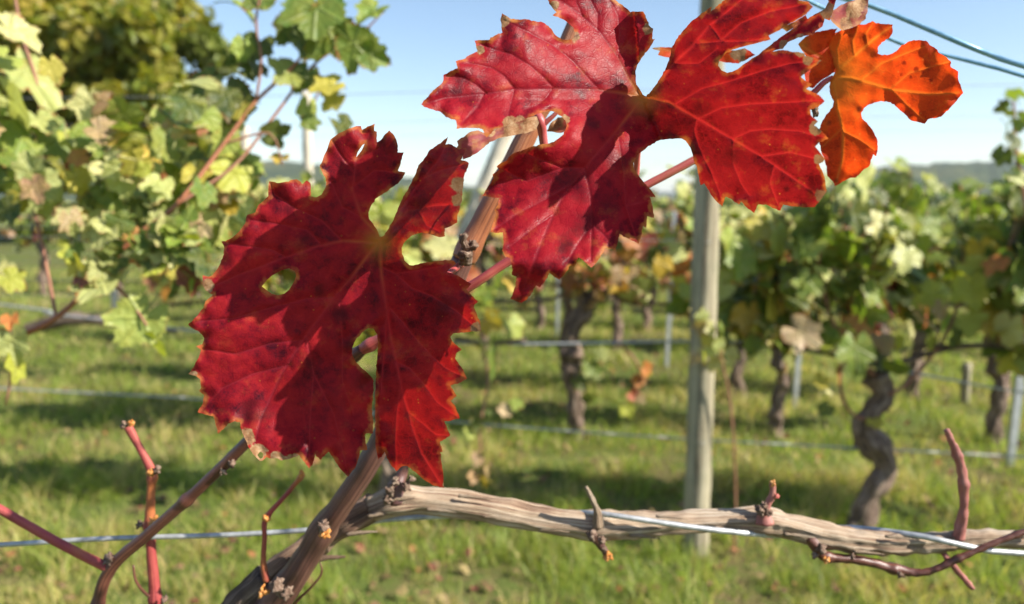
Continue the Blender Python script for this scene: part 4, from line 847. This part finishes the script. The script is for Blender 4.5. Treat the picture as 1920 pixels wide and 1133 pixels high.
z1 = lambda p: Z(p, 340, 220, 1920/580); z2 = lambda p: Z(p, 340, 540, 1729/580)
z3 = lambda p: Z(p, 780, 0, 1797/460); z4 = lambda p: Z(p, 880, 170, 1271/460); z5 = lambda p: Z(p, 1190, 0, 1050/380); z6 = lambda p: Z(p, 1440, 0, 1360/480)
LEAF1 = z1([(1232, 742), (1220, 710), (1190, 660), (1165, 630), (1162, 590), (1180, 545), (1215, 500), (1260, 470), (1310, 435), (1345, 412), (1375, 375), (1390, 343), (1350, 336), (1345, 330), (1362, 285), (1380, 218), (1342, 218), (1345, 180), (1335, 140), (1315, 105), (1290, 82), (1265, 105), (1240, 140), (1215, 155), (1212, 130), (1214, 90), (1198, 85), (1200, 40), (1165, 55), (1122, 78), (1115, 55), (1085, 55), (1020, 80), (970, 105), (925, 140), (905, 200), (885, 240), (870, 285), (858, 300), (872, 335), (892, 370), (900, 405), (890, 445), (870, 480), (840, 497), (805, 492), (804, 440), (800, 408), (780, 392), (750, 415), (715, 385), (690, 388), (650, 400), (610, 408), (545, 398), (540, 430), (540, 490), (510, 520), (475, 550), (460, 590), (405, 610), (395, 660), (360, 710), (320, 745), (275, 770), (248, 772), (265, 800), (265, 850), (245, 900), (225, 940), (195, 980), (170, 990), (133, 980), (132, 1040), (150, 1075), (196, 1102)]) \
    + z2([(185, 35), (135, 75), (125, 110), (85, 160), (38, 205), (60, 225), (100, 245), (128, 280), (118, 315), (82, 325), (110, 345), (100, 380), (75, 430), (40, 482), (75, 490), (105, 510), (110, 560), (100, 575), (128, 600), (118, 650), (90, 695), (140, 710), (180, 718), (190, 760), (205, 815), (235, 790), (260, 760), (300, 745), (328, 750), (330, 780), (350, 830), (370, 880), (400, 930), (440, 968), (455, 965), (475, 945), (500, 955), (525, 950), (560, 965), (610, 955), (640, 945), (660, 935), (690, 975), (715, 1010), (735, 985), (748, 930), (775, 962), (800, 940), (822, 915), (850, 950), (880, 1000), (915, 1040), (932, 1056), (950, 1030), (975, 1000), (990, 955), (1000, 910), (1040, 905), (1030, 860), (1030, 815), (1060, 815), (1072, 812), (1070, 730), (1064, 680), (1074, 560), (1076, 520), (1060, 495), (1030, 465), (1000, 440), (970, 405), (955, 370), (957, 330), (975, 290), (1010, 250), (1045, 225), (1075, 228), (1095, 260), (1100, 300), (1095, 400), (1087, 520), (1084, 600), (1083, 700), (1085, 800), (1085, 880), (1100, 960), (1120, 945), (1137, 915), (1155, 960), (1180, 1000), (1203, 1025), (1230, 1000), (1260, 995), (1310, 1030), (1360, 1075), (1410, 1105), (1468, 1118), (1465, 1050), (1455, 980), (1445, 920), (1462, 915), (1450, 880), (1445, 858), (1475, 845), (1503, 825), (1485, 780), (1470, 745), (1510, 740), (1556, 728), (1535, 670), (1505, 630), (1540, 605), (1520, 570), (1505, 545), (1555, 530), (1597, 508), (1570, 450), (1530, 395), (1535, 370), (1568, 345), (1540, 320), (1515, 300), (1503, 275), (1520, 255), (1590, 248), (1675, 240), (1670, 190), (1650, 140), (1635, 105), (1658, 75), (1625, 45), (1592, 8)]) \
    + z1([(1800, 1035), (1760, 1010), (1720, 985), (1650, 960), (1705, 912), (1690, 890), (1650, 888), (1580, 892), (1500, 905), (1440, 920), (1415, 918), (1385, 890), (1370, 850), (1368, 810), (1390, 770), (1430, 735), (1490, 715), (1540, 725), (1600, 745), (1635, 740), (1635, 690), (1665, 680), (1712, 655), (1712, 610), (1730, 560), (1738, 530), (1745, 480), (1750, 420), (1757, 360), (1780, 310), (1785, 285), (1735, 265), (1760, 220), (1770, 188), (1720, 200), (1680, 170), (1660, 165), (1640, 170), (1658, 120), (1620, 150), (1570, 185), (1540, 205), (1500, 270), (1470, 300), (1455, 350), (1420, 420), (1390, 470), (1360, 530), (1330, 600), (1310, 650), (1280, 700), (1250, 740)])
HOLES1 = [z1([(500, 1050), (530, 1012), (560, 985), (620, 950), (670, 938), (705, 955), (712, 985), (700, 1020), (670, 1070), (640, 1095), (600, 1106), (560, 1095), (525, 1070)]), z1([(1085, 250), (1095, 215), (1125, 172), (1138, 165), (1120, 205)]), z2([(425, 935), (440, 915), (458, 925), (455, 950), (440, 955)])]
O1 = z1([(1220, 775)])[0]
V1 = [z1([(1215, 775), (1000, 768), (850, 800), (650, 870), (400, 960), (210, 1045)]), z1([(1228, 742), (1120, 620), (1060, 450), (1085, 270), (1180, 90)]), z1([(1215, 780), (1050, 1000), (960, 1100)])+z2([(700, 260), (560, 480), (450, 720), (400, 900)]),
      z1([(1235, 760), (1235, 900), (1245, 1000)])+z2([(1145, 100), (1170, 260), (1200, 400), (1240, 600), (1290, 780), (1340, 920), (1440, 1080)]), z1([(1240, 735), (1320, 650), (1400, 590), (1550, 550), (1720, 540)])]
V1b = [z2([(860, 50), (700, 60), (500, 110), (300, 170), (80, 190)]), z2([(690, 290), (500, 310), (300, 370), (120, 340)]), z2([(600, 430), (400, 480), (230, 560), (110, 690)]), z2([(700, 270), (740, 480), (720, 720), (715, 960)]), z2([(740, 480), (850, 700), (930, 1030)]), z2([(880, 20), (900, 300), (900, 520), (960, 700)]),
       z1([(870, 790), (780, 700), (640, 670), (430, 640)]), z1([(1000, 770), (870, 640), (700, 560), (580, 480), (550, 400)]), z1([(1120, 620), (1000, 560), (930, 400)]), z1([(1070, 430), (1200, 330), (1370, 345)]), z1([(1065, 330), (980, 220), (940, 150)]), z1([(1100, 250), (1220, 200), (1300, 100)]),
       z2([(1165, 110), (1220, 170), (1300, 270), (1400, 380), (1480, 450), (1580, 500)]), z2([(1200, 410), (1280, 450), (1350, 530), (1430, 640), (1540, 720)]), z2([(1225, 560), (1205, 700), (1195, 850), (1200, 1010)]), z2([(1270, 700), (1350, 760), (1420, 820), (1490, 825)]), z2([(1150, 120), (1130, 400), (1105, 700), (1098, 940)]),
       z1([(1300, 680), (1380, 540), (1500, 380), (1600, 260), (1650, 150)]), z1([(1470, 575), (1520, 670), (1600, 710)]), z1([(1500, 380), (1600, 330), (1770, 290)]), z1([(1240, 930), (1330, 970), (1430, 1060), (1560, 1110)])+z2([(1540, 130), (1660, 235)]), z1([(1330, 970), (1480, 950), (1690, 910)]), z1([(650, 870), (560, 820), (400, 800), (260, 780)])]
PX = 0.41/F
def depth1(x, y):
    xf = 716-(y-452)*0.018; u = (x-xf)*PX; v = (452-y)*PX
    right = 1.30*np.maximum(soft_abs(u, 0.006), 0)*(u > 0); left = 0.14*soft_abs(u, 0.012)*(u <= 0)
    top = smoothstep((470-y)/230)*(u <= 0)
    d = 0.412-right-left*(1-0.5*top)
    d += 0.10*v                                        # leans back towards the top
    d -= 0.010*smoothstep((y-760)/130)*(u <= 0)        # lower margin curls forward
    d += 0.012*smoothstep((470-x)/110)*smoothstep((560-y)/120)
    return d
lf1 = big_leaf(LEAF1, HOLES1, V1, V1b, O1, depth1, M['crimson'], nv, dry=((862, 345, 17), (858, 375, 14), (462, 820, 20), (482, 850, 20), (520, 862, 17), (550, 862, 14), (388, 535, 16), (893, 615, 12), (838, 908, 9), (362, 703, 9)),
               spots=((718, 240+20, 16), (726, 268, 14), (740, 345, 7), (790, 385, 11), (780, 398, 10), (545, 395, 8), (470, 775, 15), (500, 780, 12), (580, 680, 8), (655, 650, 14), (640, 590, 12), (690, 715, 18), (830, 580, 15), (570, 450, 10), (600, 545, 9)), label='dark crimson leaf folded lengthwise with a glowing right half', seed=1)
O2 = z5([(40, 512)])[0]
LEAF2 = z3([(1660, 692), (1645, 665), (1615, 620), (1610, 590), (1608, 520), (1620, 480), (1650, 430), (1690, 380), (1725, 330), (1752, 285), (1735, 290), (1730, 280), (1738, 210), (1715, 195), (1690, 140), (1665, 85), (1640, 85), (1570, 90), (1540, 60), (1500, 30), (1460, 0), (1410, -45), (1340, -60), (1260, -110), (1170, -80), (1080, -90), (1000, -55), (965, 0), (975, 30), (1000, 60), (1030, 90), (1000, 112), (1040, 125), (1090, 150), (1120, 175), (1155, 205), (1165, 250), (1150, 285), (1120, 292), (1070, 290), (1030, 265), (1000, 225), (970, 190), (930, 165), (880, 158), (810, 142), (760, 145), (700, 140), (660, 115), (630, 98), (618, 150), (625, 200), (632, 240), (590, 255), (545, 275), (540, 290), (480, 295), (430, 297), (440, 340), (450, 375), (400, 400), (345, 435), (290, 450), (305, 500), (270, 515), (200, 550), (200, 590), (180, 620), (100, 690), (38, 765), (60, 785), (130, 805), (180, 820), (220, 860), (290, 880), (300, 920), (295, 945), (360, 938), (450, 940), (490, 950), (500, 990), (520, 1008), (540, 985), (560, 965), (620, 935), (700, 910), (760, 890), (830, 860), (890, 835), (940, 818), (980, 815), (1020, 822), (1060, 850), (1095, 885), (1105, 920), (1095, 950), (1080, 985), (1050, 1010), (1010, 1040), (960, 1055), (900, 1060), (830, 1080), (750, 1110)]) \
    + z4([(215, 335), (190, 365), (150, 385), (140, 395), (155, 410), (120, 435), (125, 455), (95, 500), (68, 545), (110, 553), (155, 557), (150, 590), (130, 620), (138, 640), (125, 680), (108, 735), (150, 738), (175, 735), (178, 780), (170, 830), (190, 862), (215, 870), (222, 920), (220, 955), (245, 965), (240, 1010), (225, 1050), (212, 1080), (250, 1095), (270, 1100), (300, 1080), (330, 1040), (345, 1010), (365, 1020), (390, 990), (415, 945), (440, 965), (468, 980), (495, 950), (522, 905), (542, 912), (565, 865), (590, 880), (632, 918), (660, 890), (690, 845), (705, 812), (755, 828), (768, 790), (778, 742), (820, 765), (877, 793), (895, 740), (900, 700), (915, 712), (922, 650), (955, 660), (950, 600), (935, 550), (965, 555), (945, 520), (900, 470), (870, 430), (852, 400), (850, 375), (870, 335), (920, 295), (980, 260), (1040, 250), (1090, 248), (1120, 260), (1145, 295)]) \
    + z5([(300, 800), (310, 840), (325, 880), (335, 930), (340, 960), (360, 950), (390, 1000), (420, 1040), (455, 1070), (470, 1020), (500, 1030), (540, 1060), (550, 1045), (580, 1075), (620, 1105), (640, 1060), (680, 1060), (720, 1080), (755, 1092), (770, 1060), (820, 1070), (880, 1075), (935, 1072), (960, 1040), (995, 990), (985, 930), (970, 880), (955, 850), (990, 825), (960, 790), (935, 760), (955, 740), (1005, 718), (970, 680), (930, 650), (950, 630), (915, 600), (910, 570), (950, 555), (985, 525), (950, 490), (890, 460), (920, 440), (880, 415), (862, 400), (910, 360), (970, 315), (930, 300), (880, 290), (885, 275), (830, 270), (780, 262), (745, 260), (715, 268), (730, 250), (690, 258), (650, 280), (600, 310), (550, 345), (510, 370), (480, 378), (450, 365), (432, 340), (440, 310), (470, 280), (520, 255), (570, 240), (630, 225), (690, 210), (705, 205), (695, 185), (760, 150), (830, 110), (890, 75), (925, 35), (900, 10), (850, 0), (800, -40), (700, -60), (600, -75), (530, -45), (470, -5), (430, 30), (395, 60), (400, 35), (375, 50), (330, 85), (290, 115), (250, 160), (215, 205), (195, 240), (185, 290), (165, 345), (140, 395), (110, 440), (75, 485), (60, 500)])
V2 = [z3([(1680, 720), (1500, 680), (1300, 655), (1000, 650), (720, 655), (500, 690), (200, 720), (60, 765)]), z3([(1640, 700), (1560, 580), (1480, 420), (1350, 240), (1220, 120), (1100, 30), (1000, -20)]), z4([(880, 60), (760, 210), (650, 340), (598, 400), (480, 560), (420, 680), (330, 900), (290, 1000)]),
      z5([(50, 510), (170, 530), (330, 620), (500, 720), (650, 810), (800, 910), (930, 1000)]), z5([(60, 500), (200, 330), (300, 240), (380, 140), (480, 60), (600, -40)])]
V2b = [z3([(1340, 655), (1250, 560), (1130, 430), (1000, 330), (850, 250), (650, 150)]), z3([(1010, 645), (930, 560), (820, 470), (700, 400), (560, 360), (440, 310)]), z3([(720, 650), (650, 560), (560, 500), (440, 470), (340, 465)]), z3([(1000, 650), (950, 720), (880, 780), (800, 800)]), z3([(720, 660), (700, 740), (680, 820), (670, 880)]), z3([(520, 690), (440, 620), (340, 570), (220, 560)]), z3([(500, 690), (450, 790), (340, 900)]),
       z3([(1480, 420), (1490, 250), (1480, 120), (1420, 0)]), z3([(1330, 215), (1330, 100), (1280, 0), (1240, -80)]), z3([(1480, 400), (1560, 300), (1650, 200), (1730, 200)]), z3([(1220, 120), (1180, 30), (1160, -60)]), z4([(598, 400), (630, 550), (635, 700), (630, 880)]), z4([(600, 400), (480, 400), (300, 470), (150, 400)]), z4([(540, 480), (400, 560), (250, 640), (130, 720)]), z4([(440, 640), (350, 700), (220, 800)]), z4([(770, 220), (800, 430), (810, 600), (870, 780)]), z4([(810, 600), (900, 580), (960, 555)]), z4([(632, 690), (700, 750), (750, 820)]), z4([(632, 700), (560, 800), (470, 960)]), z4([(480, 400), (380, 360), (300, 330)]),
       z5([(210, 540), (350, 460), (500, 420), (650, 370), (800, 330), (960, 315)]), z5([(330, 615), (450, 560), (600, 540), (800, 530), (980, 520)]), z5([(510, 720), (600, 680), (700, 670), (850, 680), (1000, 718)]), z5([(650, 812), (800, 790), (930, 820)]), z5([(320, 620), (310, 680), (330, 760), (400, 900), (440, 1000), (455, 1060)]), z5([(510, 730), (510, 850), (550, 950), (590, 1010)]), z5([(720, 860), (700, 950), (750, 1080)]), z5([(320, 225), (450, 215), (560, 215), (690, 200)]), z5([(440, 215), (550, 120), (700, 60), (900, 20)]), z5([(200, 330), (330, 330), (430, 250)]), z5([(390, 130), (430, 180), (450, 215)])]
def depth2(x, y):
    # fold runs through the attachment point, slightly slanting; the right half stands up towards the viewer
    xf = O2[0]+(y-O2[1])*np.where(y > O2[1], 0.42, 0.10); u = (x-xf)*PX; v = (O2[1]-y)*PX
    low = smoothstep((y-230)/120)
    right = 0.92*soft_abs(u, 0.008)*(u > 0)
    left = (0.62*soft_abs(u, 0.010)*(1-low)+0.05*soft_abs(u, 0.012)*low)*(u <= 0)
    left = np.where(left > 0.030, 0.030+(left-0.030)*0.55, left)
    d = 0.408-right-left+np.where(y > O2[1], 0.64, 0.22)*v*(u <= 0)+0.05*v*(u > 0)
    d += 0.018*smoothstep((y-480)/90)*(u <= 0)
    return d
lf2 = big_leaf(LEAF2, [], V2, V2b, O2, depth2, M['crimson2'], nv, dry=((945, 40, 13), (900, 92, 10), (955, 232, 17), (975, 226, 13), (935, 250, 12), (1065, 60, 12), (1080, 68, 10), (1215, 55, 13), (1540, 370, 17), (1530, 240, 15), (1545, 120, 15), (1500, 95, 13), (1515, 112, 12), (1060, 225, 11), (1215, 30, 9), (1535, 300, 11), (1040, 10, 10)),
               spots=((968, 535, 17), (962, 560, 13), (1110, 232, 9), (1160, 300, 15), (1090, 350, 17), (1100, 420, 17), (1140, 390, 15), (1060, 460, 14), (1310, 205, 13), (1265, 245, 17), (1370, 290, 15), (1530, 365, 11), (1300, 290, 14), (1475, 355, 6)), label='large crimson leaf with a glossy sunlit left lobe and browned tips', seed=2)
O3 = z6([(340, 412)])[0]
LEAF3 = z6([(348, 400), (360, 370), (345, 320), (330, 270), (305, 235), (330, 215), (345, 180), (380, 165), (400, 155), (440, 150), (480, 130), (520, 130), (555, 112), (575, 125), (620, 128), (663, 130), (660, 180), (640, 205), (605, 225), (585, 250), (583, 285), (600, 292), (630, 293), (660, 285), (690, 265), (710, 240), (740, 225), (775, 213), (840, 217), (860, 240), (900, 265), (905, 280), (940, 300), (970, 325), (970, 355), (1010, 380), (1010, 420), (1025, 460), (1037, 495), (1010, 525), (980, 560), (940, 600), (920, 620), (850, 635), (832, 658), (800, 650), (760, 640), (730, 610), (700, 585), (670, 555), (630, 540), (590, 540), (540, 555), (510, 575), (495, 600), (500, 630), (530, 660), (560, 700), (580, 740), (583, 790), (575, 830), (560, 820), (545, 860), (540, 880), (500, 910), (465, 945), (440, 945), (410, 960), (365, 985), (355, 990), (345, 965), (315, 935), (312, 890), (300, 850), (280, 800), (265, 700), (290, 640), (320, 600), (345, 565), (350, 540), (330, 500), (325, 460), (330, 430)])
V3 = [z6([(340, 412), (440, 415), (560, 450), (660, 480), (850, 500), (1030, 495)]), z6([(345, 405), (400, 350), (480, 280), (560, 210), (650, 145)]), z6([(345, 430), (370, 580), (400, 700), (395, 850), (360, 975)])]
V3b = [z6([(500, 425), (600, 340), (720, 290), (850, 240)]), z6([(650, 475), (750, 390), (850, 360), (960, 330)]), z6([(375, 370), (365, 260), (390, 190)]), z6([(460, 300), (450, 220), (480, 140)]), z6([(530, 240), (520, 180), (560, 120)]), z6([(660, 480), (740, 560), (830, 640)]), z6([(400, 700), (480, 740), (570, 800)]), z6([(395, 680), (330, 740), (290, 780)])]
def depth3(x, y):
    u = (x-O3[0])*PX; v = (O3[1]-y)*PX
    return 0.480-1.15*soft_abs(u, 0.01)*(u > 0)*(1-0.2*smoothstep((x-1700)/100))+0.22*v+0.9*soft_abs(u, .01)*(u <= 0)
big_leaf(LEAF3, [], V3, V3b, O3, depth3, M['orange'], nv, spots=((1695, 118, 5), (1718, 130, 6), (1708, 145, 4), (1730, 135, 4), (1745, 150, 4), (1555, 230, 6), (1690, 140, 4), (1568, 338, 6), (1645, 285, 5), (1545, 82, 6), (1612, 205, 7)), label='bright orange leaf with rounded lobes', seed=3, core_r=60)
# dull leaves behind
def simple_leaf(poly, fn, mat, label, seed, dry=(), veins=None, step=5.5):
    c = np.mean(np.array(poly), axis=0); return big_leaf(poly, [], veins or [[poly[0], tuple(c)]], [], poly[0], fn, mat, nv, dry=dry, label=label, seed=seed, core_r=20, step=step, pucker=1.4)
simple_leaf(z3([(885, 855), (800, 862), (700, 898), (620, 925), (560, 955), (500, 975), (455, 955), (400, 965), (365, 990), (350, 1005), (320, 1018), (300, 1035), (310, 1065), (290, 1090), (330, 1120), (345, 1170), (400, 1150), (450, 1120), (500, 1080), (540, 1042), (600, 1015), (700, 995), (800, 978), (880, 955), (902, 900)]),
            lambda x, y: 0.462-0.25*(1010-x)*PX+0.5*(230-y)*PX, M['purple'], 'dull purple leaf hanging edge-on behind the glossy lobe', 5, dry=((1000, 235, 25), (960, 250, 22), (920, 248, 10)), veins=[z3([(885, 890), (700, 945), (540, 1000), (380, 1060)])])
simple_leaf(z3([(955, 962), (975, 925), (1000, 890), (1040, 860), (1080, 855), (1120, 890), (1110, 950), (1060, 975), (1010, 968)]), lambda x, y: 0.455+0.3*(1040-x)*PX, M['purple'], 'small dried leaf behind the glossy lobe', 6, dry=((1040, 230, 20),))
simple_leaf(z6([(-160, 370), (-60, 300), (20, 235), (100, 175), (180, 120), (250, 75), (300, 50), (322, 10), (310, -30), (350, -40), (362, 0), (345, 60), (328, 110), (300, 100), (290, 140), (255, 165), (240, 188), (190, 192), (150, 205), (105, 225), (80, 260), (30, 270), (-40, 320)]),
            lambda x, y: 0.452-0.5*(x-1500)*PX+0.2*(100-y)*PX, M['crimson'], 'narrow crimson leaf seen edge-on above the orange leaf', 7, dry=((1555, 20, 20), (1470, 85, 12), (1500, 72, 10)), veins=[z6([(-100, 340), (60, 225), (200, 120), (330, 20)])])
simple_leaf(z6([(395, 165), (355, 130), (330, 100), (345, 55), (390, 25), (430, 10), (480, -5), (535, -10), (530, 50), (520, 100), (490, 128), (440, 150)]), lambda x, y: 0.475+0.5*(x-1590)*PX, M['purple'], 'pinkish dried leaf curling above the orange leaf', 8, dry=((1600, 20, 18), (1585, 45, 14), (1615, 8, 14)))
simple_leaf(z6([(160, 235), (200, 195), (260, 168), (330, 155), (370, 150), (340, 200), (325, 235), (350, 330), (372, 372), (330, 400), (280, 430), (238, 470), (205, 450), (190, 380), (215, 330), (190, 280)]), lambda x, y: 0.482+0.35*(x-1540)*PX, M['orange'], 'second orange leaf half hidden behind the large crimson leaf', 9)
simple_leaf(z5([(90, 250), (130, 244), (190, 246), (300, 252), (420, 265), (520, 262), (570, 250), (625, 285), (580, 310), (540, 330), (480, 325), (430, 318), (330, 315), (220, 310), (170, 298), (120, 285), (130, 265)]), lambda x, y: 0.478+0.1*(x-1300)*PX, M['orange'], 'brownish orange leaf showing through the upper notch', 10, dry=((1385, 100, 18), (1230, 92, 9)))
simple_leaf(z6([(60, 140), (110, 130), (150, 110), (200, 80), (215, 110), (190, 150), (150, 145), (100, 170)]), lambda x, y: 0.47+0*x, M['crimson'], 'small dark red leaf tip behind the notch', 11)
# petioles (sub-parts of their leaves)
def pet(parent, rows, mat='petiole'):
    v, f, u = tube(pxpath(rows), 0.0015, 10); return wobj('petiole', v, f, M[mat], parent, uv=u)
pet(lf1, [(O1[0], O1[1], .414, 7), (725, 470, .425, 10), (760, 500, .44, 11), (820, 520, .46, 12), (866, 495, .50, 14)])
pet(lf2, [(O2[0], O2[1], .410, 8), (1200, 230, .435, 12), (1195, 290, .46, 12), (1188, 340, .468, 12), (1150, 380, .47, 13)])
lf3 = [o for o in nv.children if o.get('label', '').startswith('bright orange')][0]
pet(lf3, [(O3[0]+2, O3[1], .481, 9), (1545, 155, .482, 11), (1520, 178, .482, 12), (1490, 185, .48, 12)], 'petiole')
tobj('lateral_shoot', pxpath([(1022, 290, .47, 16), (1017, 250, .468, 17), (1013, 228, .466, 20), (1000, 205, .47, 13), (985, 190, .48, 12)]), M['petiole'], nv, step=0.002, sides=10, seed=21)
tobj('lateral_shoot', pxpath([(1016, 236, .466, 12), (1040, 215, .465, 8), (1065, 190, .465, 7)]), M['petiole'], nv, step=0.002, sides=8, seed=22)
knob(1529, 205, .452, 14, 'node', 'bud', 120, (1, 1, 1.5))

# ------------------------------------------------------------------ haze over the valley
def haze():
    m, t = nodes('valley_haze')
    v = N(t, 'VolumePrincipled', {'Color': (0.86, 0.92, 1.0, 1), 'Density': 0.00011, 'Anisotropy': 0.2})
    t.links.new(v.outputs[0], N(t, 'OutputMaterial').inputs['Volume'])
    x0, x1, y0, y1, a, b = -9000, 9000, -6000, 9000, -8, 150
    V = [(x, y, z) for x in (x0, x1) for y in (y0, y1) for z in (a, b)]
    tag(wobj('haze', V, [(0, 1, 3, 2), (4, 6, 7, 5), (0, 4, 5, 1), (2, 3, 7, 6), (0, 2, 6, 4), (1, 5, 7, 3)], m, smooth=False), 'thin bluish haze hanging over the valley and hills', 'haze', kind='stuff')
haze()
